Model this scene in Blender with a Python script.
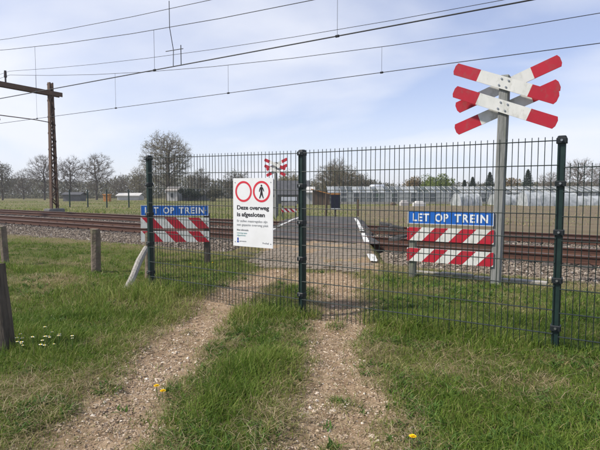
import bpy, math, random
import numpy as np
from mathutils import Vector, Matrix

for o in list(bpy.data.objects): bpy.data.objects.remove(o)
scene = bpy.context.scene
COL = scene.collection
R = math.radians
random.seed(4)
RNG = np.random.default_rng(7)

# ------------------------------------------------------------------ camera, sky, sun, exposure
# World X runs along the railway (towards the right of the picture), world Y goes across it, away from the camera.
YAW = R(31.6)
CS, SN = math.cos(YAW), math.sin(YAW)
def W(xc, zc, z=0.0):
    """metres right of / ahead of the place where the photographer stood -> world"""
    return Vector((xc*CS - zc*SN, xc*SN + zc*CS, z))

cam_d = bpy.data.cameras.new('camera'); cam = bpy.data.objects.new('camera', cam_d); COL.objects.link(cam)
cam.location = (0, 0, 1.32)
cam.rotation_euler = (R(90 - 3.7), 0, YAW)
cam_d.sensor_width = 36; cam_d.lens = 28.8
cam_d.clip_start = .05; cam_d.clip_end = 3000
scene.camera = cam

SUN_EL = R(47)
_s = W(-.86, -.22); SUN_AZ = math.atan2(_s.x, _s.y)
world = bpy.data.worlds.new('World'); scene.world = world; world.use_nodes = True
nt = world.node_tree; nt.nodes.clear()
def wn(t, **k):
    n = nt.nodes.new(t)
    for a, b in k.items(): setattr(n, a, b)
    return n
sky = wn('ShaderNodeTexSky', sky_type='NISHITA', sun_disc=False)
sky.sun_elevation = SUN_EL; sky.sun_rotation = SUN_AZ
sky.air_density = 1.0; sky.dust_density = .5; sky.ozone_density = 1.2
tc = wn('ShaderNodeTexCoord')
sep = wn('ShaderNodeSeparateXYZ'); nt.links.new(tc.outputs['Generated'], sep.inputs[0])
zadd = wn('ShaderNodeMath', operation='ADD'); zadd.inputs[1].default_value = .30
zabs = wn('ShaderNodeMath', operation='ABSOLUTE'); nt.links.new(sep.outputs[2], zabs.inputs[0]); nt.links.new(zabs.outputs[0], zadd.inputs[0])
dx = wn('ShaderNodeMath', operation='DIVIDE'); dy = wn('ShaderNodeMath', operation='DIVIDE')
nt.links.new(sep.outputs[0], dx.inputs[0]); nt.links.new(zadd.outputs[0], dx.inputs[1])
nt.links.new(sep.outputs[1], dy.inputs[0]); nt.links.new(zadd.outputs[0], dy.inputs[1])
comb = wn('ShaderNodeCombineXYZ'); nt.links.new(dx.outputs[0], comb.inputs[0]); nt.links.new(dy.outputs[0], comb.inputs[1])
mp = wn('ShaderNodeMapping'); mp.inputs['Rotation'].default_value = (0, 0, R(24)); mp.inputs['Scale'].default_value = (.9, 1.25, 1)
mp.inputs['Location'].default_value = (.35, 3.6, 0)
nt.links.new(comb.outputs[0], mp.inputs[0])
n1 = wn('ShaderNodeTexNoise'); n1.inputs['Scale'].default_value = .62; n1.inputs['Detail'].default_value = 6; n1.inputs['Roughness'].default_value = .48; n1.inputs['Distortion'].default_value = .35
nt.links.new(mp.outputs[0], n1.inputs['Vector'])
cr = wn('ShaderNodeValToRGB'); cr.color_ramp.elements[0].position = .36; cr.color_ramp.elements[1].position = .62
nt.links.new(n1.outputs['Fac'], cr.inputs[0])
cf = wn('ShaderNodeMath', operation='MULTIPLY_ADD'); cf.inputs[1].default_value = .92; cf.inputs[2].default_value = 0; nt.links.new(cr.outputs[0], cf.inputs[0])
hzr = wn('ShaderNodeMapRange', interpolation_type='SMOOTHERSTEP'); hzr.inputs[1].default_value = 0; hzr.inputs[2].default_value = .26; hzr.inputs[3].default_value = .70; hzr.inputs[4].default_value = .30
nt.links.new(zabs.outputs[0], hzr.inputs[0])
cf_ = cf; cf = wn('ShaderNodeMath', operation='MAXIMUM'); nt.links.new(cf_.outputs[0], cf.inputs[0]); nt.links.new(hzr.outputs[0], cf.inputs[1])
cmix = wn('ShaderNodeMix', data_type='RGBA'); cmix.inputs['B'].default_value = (6.2, 6.35, 6.85, 1)
tint = wn('ShaderNodeMix', data_type='RGBA', blend_type='MULTIPLY'); tint.inputs['Factor'].default_value = 1; tint.inputs['B'].default_value = (.80, .83, 1.06, 1)
nt.links.new(sky.outputs[0], tint.inputs['A'])
nt.links.new(cf.outputs[0], cmix.inputs['Factor']); nt.links.new(tint.outputs['Result'], cmix.inputs['A'])
bg = wn('ShaderNodeBackground'); bg.inputs[1].default_value = .118
nt.links.new(cmix.outputs['Result'], bg.inputs[0])
wo = wn('ShaderNodeOutputWorld'); nt.links.new(bg.outputs[0], wo.inputs[0])

sd = bpy.data.lights.new('sun', 'SUN'); sd.energy = 4.0; sd.angle = R(3.5); sd.color = (1, .93, .82)
sun = bpy.data.objects.new('sun', sd); COL.objects.link(sun)
_d = Vector((math.sin(SUN_AZ)*math.cos(SUN_EL), math.cos(SUN_AZ)*math.cos(SUN_EL), math.sin(SUN_EL)))
sun.rotation_euler = (-_d).to_track_quat('-Z', 'Y').to_euler()

vs = scene.view_settings
vs.view_transform = 'Standard'; vs.look = 'None'; vs.exposure = 0.40; vs.gamma = 1; vs.use_curve_mapping = False

# ------------------------------------------------------------------ helpers
def np_mesh(name, V, tris=None, quads=None, attrs=None, smooth=False):
    V = np.asarray(V, dtype=np.float32).reshape(-1, 3)
    me = bpy.data.meshes.new(name)
    parts, tot = [], []
    for F, k in ((quads, 4), (tris, 3)):
        if F is not None and len(F):
            F = np.asarray(F, dtype=np.int32).reshape(-1, k); parts.append(F.ravel()); tot.append(np.full(len(F), k, np.int32))
    loops = np.concatenate(parts); tot = np.concatenate(tot)
    start = np.concatenate(([0], np.cumsum(tot)[:-1])).astype(np.int32)
    me.vertices.add(len(V)); me.vertices.foreach_set('co', V.ravel())
    me.loops.add(len(loops)); me.loops.foreach_set('vertex_index', loops)
    me.polygons.add(len(tot)); me.polygons.foreach_set('loop_start', start); me.polygons.foreach_set('loop_total', tot)
    me.polygons.foreach_set('use_smooth', np.full(len(tot), smooth))
    for an, a in (attrs or {}).items():
        a = np.asarray(a, dtype=np.float32)
        if a.ndim == 1:
            at = me.attributes.new(an, 'FLOAT', 'POINT'); at.data.foreach_set('value', a)
        else:
            at = me.attributes.new(an, 'FLOAT_COLOR', 'POINT')
            at.data.foreach_set('color', np.concatenate([a, np.ones((len(a), 1), np.float32)], 1).ravel())
    me.update(calc_edges=True); me.validate()
    return me

def link(name, me, mat=None, parent=None, loc=None, rz=0, kind=None):
    o = bpy.data.objects.new(name, me); COL.objects.link(o)
    if mat is not None and not me.materials: me.materials.append(mat)
    if parent is not None: o.parent = parent
    if loc is not None: o.location = loc
    if rz: o.rotation_euler[2] = rz
    if kind: o['kind'] = kind
    return o
def tag(o, label, cat, group=None):
    o['label'] = label; o['category'] = cat
    if group: o['group'] = group
    return o
def thing(name, label, cat, loc=(0, 0, 0), rz=0, group=None):
    o = bpy.data.objects.new(name, None); COL.objects.link(o); o.empty_display_size = .2
    o.location = loc; o.rotation_euler[2] = rz
    return tag(o, label, cat, group)

class MB:
    def __init__(s): s.v = []; s.f = []
    def add(s, vs_, fs):
        b = len(s.v); s.v += [tuple(p) for p in vs_]; s.f += [tuple(i + b for i in f) for f in fs]; return s
    def box(s, x0, x1, y0, y1, z0, z1, bev=0, M=None):
        if bev <= 0:
            P = [(x, y, z) for z in (z0, z1) for x, y in ((x0, y0), (x1, y0), (x1, y1), (x0, y1))]
            F = [(3, 2, 1, 0), (4, 5, 6, 7), (0, 1, 5, 4), (1, 2, 6, 5), (2, 3, 7, 6), (3, 0, 4, 7)]
        else:   # octagonal prism-ish chamfer along z edges plus top chamfer
            b = bev
            ring = lambda i: [(x0+b+i, y0+i), (x1-b-i, y0+i), (x1-i, y0+b+i), (x1-i, y1-b-i), (x1-b-i, y1-i), (x0+b+i, y1-i), (x0+i, y1-b-i), (x0+i, y0+b+i)]
            P = [(x, y, z0) for x, y in ring(0)] + [(x, y, z1-b) for x, y in ring(0)] + [(x, y, z1) for x, y in ring(b*.7)]
            F = [tuple(range(7, -1, -1)), tuple(range(16, 24))]
            for k in range(2):
                for i in range(8): F.append((k*8+i, k*8+(i+1) % 8, k*8+8+(i+1) % 8, k*8+8+i))
        if M is not None: P = [tuple(M @ Vector(p)) for p in P]
        return s.add(P, F)
    def tube(s, pts, r, n=6, cap=True):
        pts = [Vector(p) for p in pts]; rs = r if isinstance(r, (list, tuple)) else [r]*len(pts)
        P, F = [], []
        ref = None
        for i, p in enumerate(pts):
            t = (pts[min(i+1, len(pts)-1)] - pts[max(i-1, 0)]).normalized()
            if ref is None: ref = t.orthogonal().normalized()
            a = (ref - t*ref.dot(t)).normalized(); ref = a; b = t.cross(a)
            for k in range(n):
                q = 2*math.pi*k/n; P.append(p + (a*math.cos(q) + b*math.sin(q))*rs[i])
        for i in range(len(pts)-1):
            for k in range(n): F.append((i*n+k, i*n+(k+1) % n, (i+1)*n+(k+1) % n, (i+1)*n+k))
        if cap: F += [tuple(range(n-1, -1, -1)), tuple(range((len(pts)-1)*n, len(pts)*n))]
        return s.add(P, F)
    def prism(s, poly, y0, y1):      # poly in xz, extruded along y
        n = len(poly)
        P = [(x, y0, z) for x, z in poly] + [(x, y1, z) for x, z in poly]
        F = [tuple(range(n)), tuple(range(2*n-1, n-1, -1))] + [((i+1) % n, i, n+i, n+(i+1) % n) for i in range(n)]
        return s.add(P, F)
    def mesh(s, name, smooth=False):
        me = bpy.data.meshes.new(name); me.from_pydata(s.v, [], s.f)
        if smooth: me.polygons.foreach_set('use_smooth', [True]*len(me.polygons))
        me.update(); return me
    def obj(s, name, mat, parent=None, smooth=False, **k): return link(name, s.mesh(name, smooth), mat, parent, **k)

def hash2(ix, iy, seed):
    h = (ix.astype(np.int64)*374761393 + iy.astype(np.int64)*668265263 + seed*974711) & 0x7fffffff
    h = ((h ^ (h >> 13))*1274126177) & 0x7fffffff
    h = h ^ (h >> 16)
    return (h & 0xffff)/65535.0
def vnoise(x, y, seed=0):
    x = np.asarray(x, float); y = np.asarray(y, float)
    ix = np.floor(x); iy = np.floor(y); fx = x-ix; fy = y-iy
    fx = fx*fx*(3-2*fx); fy = fy*fy*(3-2*fy)
    a = hash2(ix, iy, seed); b = hash2(ix+1, iy, seed); c = hash2(ix, iy+1, seed); d = hash2(ix+1, iy+1, seed)
    return (a*(1-fx)+b*fx)*(1-fy) + (c*(1-fx)+d*fx)*fy
def fbm(x, y, seed=0, oct=4):
    t = 0; a = .5; s = 0
    for i in range(oct):
        t = t + a*vnoise(np.asarray(x)*2**i, np.asarray(y)*2**i, seed+i*17); s += a; a *= .5
    return t/s
def sstep(a, b, x): t = np.clip((x-a)/(b-a), 0, 1); return t*t*(3-2*t)

# ------------------------------------------------------------------ materials
def mat(name, col, rough=.7, col2=None, scale=8, detail=6, lo=.35, hi=.65, metal=0, bump=0, bscale=None, spec=.3, coord='Object', stretch=(1, 1, 1), spots=None):
    m = bpy.data.materials.new(name); m.use_nodes = True; t = m.node_tree; b = t.nodes['Principled BSDF']
    b.inputs['Roughness'].default_value = rough; b.inputs['Metallic'].default_value = metal
    b.inputs['Specular IOR Level'].default_value = spec
    b.inputs['Base Color'].default_value = (*col, 1)
    c = t.nodes.new('ShaderNodeTexCoord'); mp_ = t.nodes.new('ShaderNodeMapping'); mp_.inputs['Scale'].default_value = stretch
    t.links.new(c.outputs[coord], mp_.inputs[0])
    out = None
    if col2 is not None:
        n = t.nodes.new('ShaderNodeTexNoise'); n.inputs['Scale'].default_value = scale; n.inputs['Detail'].default_value = detail; n.inputs['Roughness'].default_value = .62
        t.links.new(mp_.outputs[0], n.inputs['Vector'])
        r = t.nodes.new('ShaderNodeValToRGB'); r.color_ramp.elements[0].position = lo; r.color_ramp.elements[1].position = hi
        r.color_ramp.elements[0].color = (*col, 1); r.color_ramp.elements[1].color = (*col2, 1)
        t.links.new(n.outputs['Fac'], r.inputs[0]); out = r.outputs[0]
    if spots is not None:      # (colour, scale, threshold, strength): scattered dirt with its own shape
        n = t.nodes.new('ShaderNodeTexNoise'); n.inputs['Scale'].default_value = spots[1]; n.inputs['Detail'].default_value = 8; n.inputs['Roughness'].default_value = .7
        t.links.new(mp_.outputs[0], n.inputs['Vector'])
        r = t.nodes.new('ShaderNodeMapRange'); r.inputs[1].default_value = spots[2]; r.inputs[2].default_value = spots[2]+.14; r.inputs[4].default_value = spots[3]
        t.links.new(n.outputs['Fac'], r.inputs[0])
        mx = t.nodes.new('ShaderNodeMix'); mx.data_type = 'RGBA'; mx.inputs['B'].default_value = (*spots[0], 1)
        if out is not None: t.links.new(out, mx.inputs['A'])
        else: mx.inputs['A'].default_value = (*col, 1)
        t.links.new(r.outputs[0], mx.inputs['Factor']); out = mx.outputs['Result']
    if out is not None: t.links.new(out, b.inputs['Base Color'])
    if bump:
        n = t.nodes.new('ShaderNodeTexNoise'); n.inputs['Scale'].default_value = bscale or scale*3; n.inputs['Detail'].default_value = 6
        t.links.new(mp_.outputs[0], n.inputs['Vector'])
        bp = t.nodes.new('ShaderNodeBump'); bp.inputs['Strength'].default_value = bump; bp.inputs['Distance'].default_value = .02
        t.links.new(n.outputs['Fac'], bp.inputs['Height']); t.links.new(bp.outputs[0], b.inputs['Normal'])
    return m

def leafmat(name, ramp, transl=.3, rough=.6):
    """colour from the per-piece attribute 'tint' (0..1); thin leaves let light through"""
    m = bpy.data.materials.new(name); m.use_nodes = True; t = m.node_tree; b = t.nodes['Principled BSDF']
    a = t.nodes.new('ShaderNodeAttribute'); a.attribute_name = 'tint'
    r = t.nodes.new('ShaderNodeValToRGB'); cr_ = r.color_ramp
    while len(cr_.elements) < len(ramp): cr_.elements.new(.5)
    for e, (p, c) in zip(cr_.elements, ramp): e.position = p; e.color = (*c, 1)
    t.links.new(a.outputs['Fac'], r.inputs[0]); t.links.new(r.outputs[0], b.inputs['Base Color'])
    b.inputs['Roughness'].default_value = rough; b.inputs['Specular IOR Level'].default_value = .2
    if transl:
        tr = t.nodes.new('ShaderNodeBsdfTranslucent'); t.links.new(r.outputs[0], tr.inputs[0])
        mx = t.nodes.new('ShaderNodeMixShader'); mx.inputs[0].default_value = transl
        t.links.new(b.outputs[0], mx.inputs[1]); t.links.new(tr.outputs[0], mx.inputs[2])
        t.links.new(mx.outputs[0], t.nodes['Material Output'].inputs[0])
    return m

M = dict(
    green_steel=mat('green_steel', (.008, .022, .020), .45, (.014, .034, .029), 14, spec=.35),
    wire=mat('wire', (.008, .018, .016), .55, (.018, .03, .027), 30, spec=.25),
    clamp=mat('clamp', (.012, .016, .018), .5),
    bolt=mat('bolt', (.35, .36, .36), .35, metal=.9),
    white_board=mat('white_board', (.74, .75, .76), .42, (.68, .69, .69), 5),
    black_print=mat('black_print', (.015, .015, .018), .6),
    grey_print=mat('grey_print', (.25, .26, .27), .6),
    teal_print=mat('teal_print', (.16, .36, .36), .6),
    logo_blue=mat('logo_blue', (.02, .06, .32), .5),
    red_print=mat('red_print', (.62, .035, .06), .5, (.55, .03, .05), 6),
    sign_red=mat('sign_red', (.43, .014, .032), .45, (.35, .014, .028), 4, stretch=(1, 1, .6), spots=((.20, .085, .075), 9, .52, .55)),
    sign_white=mat('sign_white', (.66, .66, .63), .45, (.56, .57, .54), 6, stretch=(1, 1, .6), spots=((.31, .31, .25), 8, .52, .6)),
    sign_blue=mat('sign_blue', (.012, .12, .46), .4, (.015, .10, .40), 5, stretch=(1, 1, .6), spots=((.06, .13, .24), 9, .54, .5)),
    sign_letter=mat('sign_letter', (.72, .74, .74), .45, (.62, .65, .66), 12),
    sign_edge=mat('sign_edge', (.55, .57, .58), .4),
    post_wood=mat('post_wood', (.19, .185, .165), .85, (.10, .11, .085), 6, bump=.5, stretch=(4, 4, .5), spots=((.20, .25, .12), 5, .52, .5)),
    post_grey=mat('post_grey', (.25, .255, .245), .85, (.15, .155, .145), 6, bump=.4, stretch=(4, 4, .5), spots=((.20, .23, .15), 5, .55, .4)),
    old_wood=mat('old_wood', (.12, .10, .08), .9, (.055, .045, .037), 7, bump=.7, stretch=(4, 4, .5)),
    concrete_post=mat('concrete_post', (.22, .175, .135), .92, (.11, .085, .065), 9, bump=.6, spots=((.13, .15, .07), 7, .5, .6)),
    pale_wood=mat('pale_wood', (.42, .40, .36), .9, (.24, .22, .19), 6, bump=.5, stretch=(6, 6, .7)),
    rust=mat('rust', (.085, .038, .024), .75, (.05, .026, .02), 3, bump=.2, bscale=40, stretch=(.25, 4, 4), spots=((.14, .065, .035), 6, .52, .6)),
    rail_top=mat('rail_top', (.20, .16, .14), .42, (.12, .075, .055), 2, metal=.5, stretch=(.3, 4, 4)),
    sleeper=mat('sleeper', (.10, .085, .072), .9, (.055, .045, .04), 8, bump=.4),
    asphalt=mat('asphalt', (.048, .048, .050), .9, (.075, .073, .072), 2.2, bump=.5, bscale=90, spots=((.135, .11, .08), 1.3, .49, .75)),
    line_paint=mat('line_paint', (.70, .70, .67), .7, (.55, .55, .52), 12, spots=((.10, .10, .10), 20, .50, .9)),
    brick=mat('brick', (.27, .23, .185), .9, (.17, .14, .11), 6, bump=.4, coord='Object', spots=((.16, .125, .08), 9, .46, .8)),
    concrete=mat('concrete', (.36, .34, .31), .9, (.24, .23, .21), 5, bump=.4),
    dark_slab=mat('dark_slab', (.035, .034, .034), .85, (.07, .066, .062), 9, bump=.6),
    mast_steel=mat('mast_steel', (.125, .078, .052), .75, (.07, .045, .034), 5, spots=((.19, .125, .085), 5, .52, .6)),
    copper=mat('copper', (.022, .024, .027), .6),
    insulator=mat('insulator', (.05, .035, .03), .3),
    bark=mat('bark', (.12, .10, .082), .95, (.075, .062, .05), 3, bump=.4),
    roof_dark=mat('roof_dark', (.055, .057, .062), .8, (.085, .085, .09), 1.5),
    roof_pale=mat('roof_pale', (.34, .31, .28), .8, (.27, .25, .23), 1.2),
    wall_pale=mat('wall_pale', (.55, .54, .51), .85, (.46, .45, .43), 1.2),
    wall_brown=mat('wall_brown', (.12, .085, .06), .9, (.08, .06, .045), 2, stretch=(6, 6, .4)),
    wall_grey=mat('wall_grey', (.16, .16, .155), .9, (.11, .11, .11), 2),
    orange_trim=mat('orange_trim', (.50, .22, .05), .7, (.40, .17, .05), 3),
    dark_board=mat('dark_board', (.012, .014, .028), .6, (.02, .02, .035), 6),
    gh_frame=mat('gh_frame', (.50, .51, .50), .5, (.36, .37, .36), 2),
    film=mat('film', (.42, .44, .45), .4, (.20, .22, .22), 1.8, spec=.5),
    silver=mat('silver', (.62, .64, .66), .3, metal=.5),
    window_dark=mat('window_dark', (.03, .035, .04), .15, spec=.6),
    yellow_flower=mat('yellow_flower', (.85, .60, .01), .7),
    white_petal=mat('white_petal', (.78, .78, .76), .7),
    stem_green=mat('stem_green', (.07, .13, .03), .7),
    tarp=mat('tarp', (.42, .40, .38), .7, (.3, .28, .27), 2),
)
g = bpy.data.materials.new('glass_pane'); g.use_nodes = True
gb = g.node_tree.nodes['Principled BSDF']; gb.inputs['Base Color'].default_value = (.30, .33, .34, 1); gb.inputs['Roughness'].default_value = .22
gb.inputs['Alpha'].default_value = .42; gb.inputs['Specular IOR Level'].default_value = .6
M['glass_pane'] = g
for nm_, al_, cc_ in (('glass_dusty', .72, (.40, .42, .41, 1)), ('glass_clear', .22, (.22, .26, .28, 1))):
    g3 = g.copy(); g3.name = nm_; g3.node_tree.nodes['Principled BSDF'].inputs['Alpha'].default_value = al_; g3.node_tree.nodes['Principled BSDF'].inputs['Base Color'].default_value = cc_; M[nm_] = g3
M['stone'] = leafmat('stone', [(0, (.13, .09, .06)), (.4, (.29, .215, .145)), (.8, (.46, .37, .275)), (1, (.72, .65, .54))], 0, .9)
M['ballast_stone'] = leafmat('ballast_stone', [(0, (.065, .05, .038)), (.5, (.18, .145, .112)), (.88, (.31, .265, .215)), (1, (.46, .42, .36))], 0, .9)
M['grass'] = leafmat('grass', [(0, (.032, .068, .009)), (.3, (.075, .135, .018)), (.62, (.15, .225, .03)), (.8, (.23, .255, .065)), (1, (.42, .34, .17))], .3)
M['straw'] = leafmat('straw', [(0, (.11, .08, .042)), (.5, (.27, .21, .11)), (1, (.48, .41, .26))], .2)
M['weed'] = leafmat('weed', [(0, (.045, .095, .018)), (.6, (.085, .165, .03)), (1, (.14, .22, .05))], .3)
M['twig'] = leafmat('twig', [(0, (.085, .07, .055)), (.55, (.155, .128, .10)), (1, (.22, .19, .14))], 0, .9)
M['bud'] = leafmat('bud', [(0, (.15, .13, .06)), (.6, (.25, .22, .09)), (1, (.31, .29, .12))], .3)
M['green_leaf'] = leafmat('green_leaf', [(0, (.08, .115, .022)), (.6, (.16, .21, .035)), (1, (.24, .27, .06))], .3)
M['brown_leaf'] = leafmat('brown_leaf', [(0, (.12, .085, .04)), (.6, (.23, .165, .075)), (1, (.31, .235, .11))], .25)
M['needle'] = leafmat('needle', [(0, (.010, .022, .010)), (.6, (.024, .042, .018)), (1, (.045, .065, .03))], .1)
M['hedge'] = leafmat('hedge', [(0, (.075, .072, .052)), (.5, (.135, .128, .085)), (1, (.185, .18, .11))], .2)
M['dark_bush'] = leafmat('dark_bush', [(0, (.015, .022, .012)), (.6, (.03, .042, .02)), (1, (.055, .065, .03))], .15)

# ------------------------------------------------------------------ shape of the place
LEFT_RUT = [(-1.6, .5), (-2.19, 1.46), (-2.37, 1.82), (-2.66, 2.27), (-3.1, 2.94), (-3.5, 3.75), (-3.9, 4.6), (-4.25, 5.5), (-4.5, 6.6)]
RIGHT_RUT = [(-.6, 1.0), (-1.09, 2.14), (-1.38, 2.68), (-1.83, 3.56), (-2.34, 4.64), (-2.95, 5.8), (-3.4, 6.7)]
NEAR_TRACK, FAR_TRACK, GAUGE = 11.55, 15.75, 1.5
ROAD_D = (-.443, .897); ROAD_N = (.897, .443); ROAD_LEFT, ROAD_RIGHT = -2.36, .58     # offsets across the road
def rail_z(u): return .12 - .0062*np.clip(u, -60, 4)
def poly_dist(u, v, pts):
    best = np.full(np.shape(u), 1e9)
    for (a, b), (c, d) in zip(pts[:-1], pts[1:]):
        ex, ey = c-a, d-b; t = np.clip(((u-a)*ex+(v-b)*ey)/(ex*ex+ey*ey), 0, 1)
        best = np.minimum(best, np.hypot(u-a-t*ex, v-b-t*ey))
    return best
def path_mask(u, v):
    """1 on the bare gravel of the two wheel tracks"""
    n = (fbm(u*2.2, v*2.2, 3)-.5)*.5 + (fbm(u*7, v*7, 5)-.5)*.3
    l = poly_dist(u, v, LEFT_RUT) + n*.62; r = poly_dist(u, v, RIGHT_RUT) + n*.62
    wl = .25 + 0*u; wr = np.where(v < 3, .30, .27)
    m = np.maximum(1-sstep(wl-.12, wl+.16, l), 1-sstep(wr-.14, wr+.16, r))
    # worn patch around the start of the paving
    m = np.maximum(m, .9*(1-sstep(.35, .8, np.hypot((u+3.6)/1.3, (v-6.4)/.9)+n*.8)))
    for a, b, rr in ((-1.35, 2.73, .10), (-1.74, 3.86, .13), (-1.47, 3.72, .12), (-2.2, 4.25, .10), (-1.15, 2.2, .07), (-2.75, 2.05, .07), (-3.3, 3.3, .07)):
        m = m*(1-.85*np.exp(-((u-a)**2+(v-b)**2)/(rr*rr)))
    return m
def road_off(u, v): return u*ROAD_N[0] + v*ROAD_N[1]
def apron_mask(u, v):
    o = road_off(u, v); n = (fbm(u*1.5, v*1.5, 41)-.5)*.5
    return sstep(ROAD_LEFT+.35, ROAD_LEFT+.75, o+n)*(1-sstep(ROAD_RIGHT-.1, ROAD_RIGHT+.1, o+n*.6))*sstep(6.75, 7.3, v+n*1.3 - (u+3.5)*.15)*(1-sstep(10.7, 10.8, v))
def apron_z(u, v):
    t = np.clip((v-6.6)/(10.7-6.6), 0, 1); return .035*(1-t) + (rail_z(u)-.012)*t
def bed_mask(u, v): return sstep(8.0, 9.6, v)*(1-sstep(19, 22.5, v))
def terrain(u, v):
    u = np.asarray(u, float); v = np.asarray(v, float)
    near = 1-sstep(12, 30, np.hypot(u, v))
    z = near*((fbm(u*.9, v*.9, 11)-.5)*.10 + (fbm(u*4, v*4, 12)-.5)*.03) + (1-near)*0
    z = z - .035*path_mask(u, v)*near
    z = z - .008*(fbm(u*22, v*22, 77, 2)-.5)*2*path_mask(u, v)*near
    b = bed_mask(u, v); z = z*(1-b) + b*(rail_z(u) - .27)
    off = road_off(u, v)
    a = sstep(ROAD_LEFT-.3, ROAD_LEFT, off)*(1-sstep(ROAD_RIGHT, ROAD_RIGHT+.3, off))*sstep(6.0, 6.7, v)*(1-sstep(24, 25, v))
    az = np.where(v < 10.7, apron_z(u, v)-.017+.05*np.clip(fbm(u*1.9, v*1.9, 121)-.47, 0, 1)*2, np.where(v > 17, 0.02+(rail_z(u)-.05)*(1-sstep(17, 24, v)), rail_z(u)-.2))
    z = z*(1-a) + a*az
    # low bank of thatch at the left below the old posts
    z = z + .07*np.exp(-(((u+6.8)/.9)**2 + ((v-4.1)/.35)**2))
    return z
def dry_mask(u, v):
    n = fbm(u*1.1, v*1.1, 21); n2 = fbm(u*3.5, v*3.5, 23)
    d = sstep(.52, .70, n*.6+n2*.4)*.6
    d = np.maximum(d, .75*np.exp(-(((u+.1)/.65)**2 + ((v-3.75)/.45)**2))*sstep(.35, .62, n2))
    d = np.maximum(d, .55*np.exp(-(((u+1.1)/.5)**2 + ((v-4.0)/.25)**2)))
    d = np.maximum(d, .9*np.exp(-(((u+6.8)/.9)**2 + ((v-4.1)/.4)**2)))
    d = np.maximum(d, .75*sstep(7.0, 8.0, v)*(1-sstep(9, 9.5, v)))
    d = np.maximum(d, .8*np.exp(-(((u+3.1)/.6)**2 + ((v-1.7)/.45)**2))*(n2*.8+.5))
    l = poly_dist(u, v, LEFT_RUT); r = poly_dist(u, v, RIGHT_RUT)
    d = np.maximum(d, .75*(1-sstep(.28, .62, np.minimum(l, r)+(n2-.5)*.5)))
    return np.clip(d, 0, 1)
def plough_mask(u, v):
    xc = u*CS + v*SN; zc = -u*SN + v*CS
    return sstep(19.5, 21, v)*sstep(.10, .14, xc/np.maximum(zc, 1))*(1-sstep(52, 56, zc))

# ------------------------------------------------------------------ ground
def graded(lo, hi, step, far):
    a = list(np.arange(lo, hi+1e-6, step)); s = step
    x = hi
    while x < far: s *= 1.22; x += s; a.append(x)
    x = lo; s = step
    while x > -far: s *= 1.22; x -= s; a.insert(0, x)
    return np.array(a)
gu = graded(-9, 3.2, .055, 900); gv = graded(.2, 10, .055, 900)
U, V_ = np.meshgrid(gu, gv); nu, nv = len(gu), len(gv)
Zg = terrain(U, V_)
idx = np.arange(nu*nv).reshape(nv, nu)
Q = np.stack([idx[:-1, :-1], idx[:-1, 1:], idx[1:, 1:], idx[1:, :-1]], -1).reshape(-1, 4)
uu, vv = U.ravel(), V_.ravel()
pm = np.maximum(path_mask(uu, vv), apron_mask(uu, vv)*.9)
gme = np_mesh('ground', np.stack([uu, vv, Zg.ravel()], 1), quads=Q, smooth=True,
              attrs=dict(path=pm, dry=dry_mask(uu, vv), plough=plough_mask(uu, vv)))
def ground_mat():
    m = bpy.data.materials.new('ground'); m.use_nodes = True; t = m.node_tree; b = t.nodes['Principled BSDF']
    b.inputs['Roughness'].default_value = .95; b.inputs['Specular IOR Level'].default_value = .1
    c = t.nodes.new('ShaderNodeTexCoord')
    def noise(sc, d=8, st=(1, 1, 1)):
        mp_ = t.nodes.new('ShaderNodeMapping'); mp_.inputs['Scale'].default_value = st; t.links.new(c.outputs['Object'], mp_.inputs[0])
        n = t.nodes.new('ShaderNodeTexNoise'); n.inputs['Scale'].default_value = sc; n.inputs['Detail'].default_value = d; n.inputs['Roughness'].default_value = .68
        t.links.new(mp_.outputs[0], n.inputs['Vector']); return n.outputs['Fac']
    def ramp(f, *e):
        r = t.nodes.new('ShaderNodeValToRGB')
        while len(r.color_ramp.elements) < len(e): r.color_ramp.elements.new(.5)
        for q, (p, col) in zip(r.color_ramp.elements, e): q.position = p; q.color = (*col, 1)
        t.links.new(f, r.inputs[0]); return r.outputs[0]
    def mix(f, a, bb):
        x = t.nodes.new('ShaderNodeMix'); x.data_type = 'RGBA'; t.links.new(f, x.inputs['Factor']); t.links.new(a, x.inputs['A']); t.links.new(bb, x.inputs['B']); return x.outputs['Result']
    def att(n):
        a = t.nodes.new('ShaderNodeAttribute'); a.attribute_name = n; return a.outputs['Fac']
    grass = ramp(noise(9), (.30, (.045, .055, .015)), (.5, (.075, .085, .022)), (.62, (.115, .105, .036)), (.75, (.17, .135, .06)))
    far = ramp(noise(.16, 10, (1, 2, 1)), (.32, (.085, .105, .035)), (.45, (.125, .13, .052)), (.54, (.165, .145, .078)), (.64, (.20, .16, .10)))
    sepx = t.nodes.new('ShaderNodeSeparateXYZ'); t.links.new(c.outputs['Object'], sepx.inputs[0])
    fr = t.nodes.new('ShaderNodeMapRange'); fr.inputs[1].default_value = 14; fr.inputs[2].default_value = 22; t.links.new(sepx.outputs[1], fr.inputs[0])
    base = mix(fr.outputs[0], grass, far)
    dry = ramp(noise(26), (.3, (.085, .066, .034)), (.55, (.17, .135, .07)), (.75, (.26, .21, .12)))
    base = mix(att('dry'), base, dry)
    soil = ramp(noise(11, 12), (.28, (.125, .080, .048)), (.45, (.255, .178, .112)), (.6, (.35, .258, .17)), (.74, (.44, .34, .235)))
    base = mix(att('path'), base, soil)
    pl = ramp(noise(.5, 12, (.25, 1.6, 1)), (.32, (.105, .078, .052)), (.5, (.15, .118, .08)), (.7, (.16, .15, .085)))
    base = mix(att('plough'), base, pl)
    t.links.new(base, b.inputs['Base Color'])
    bp = t.nodes.new('ShaderNodeBump'); bp.inputs['Strength'].default_value = .6; bp.inputs['Distance'].default_value = .02
    t.links.new(noise(60), bp.inputs['Height']); t.links.new(bp.outputs[0], b.inputs['Normal'])
    return m
link('ground', gme, ground_mat(), kind='structure')

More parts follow.
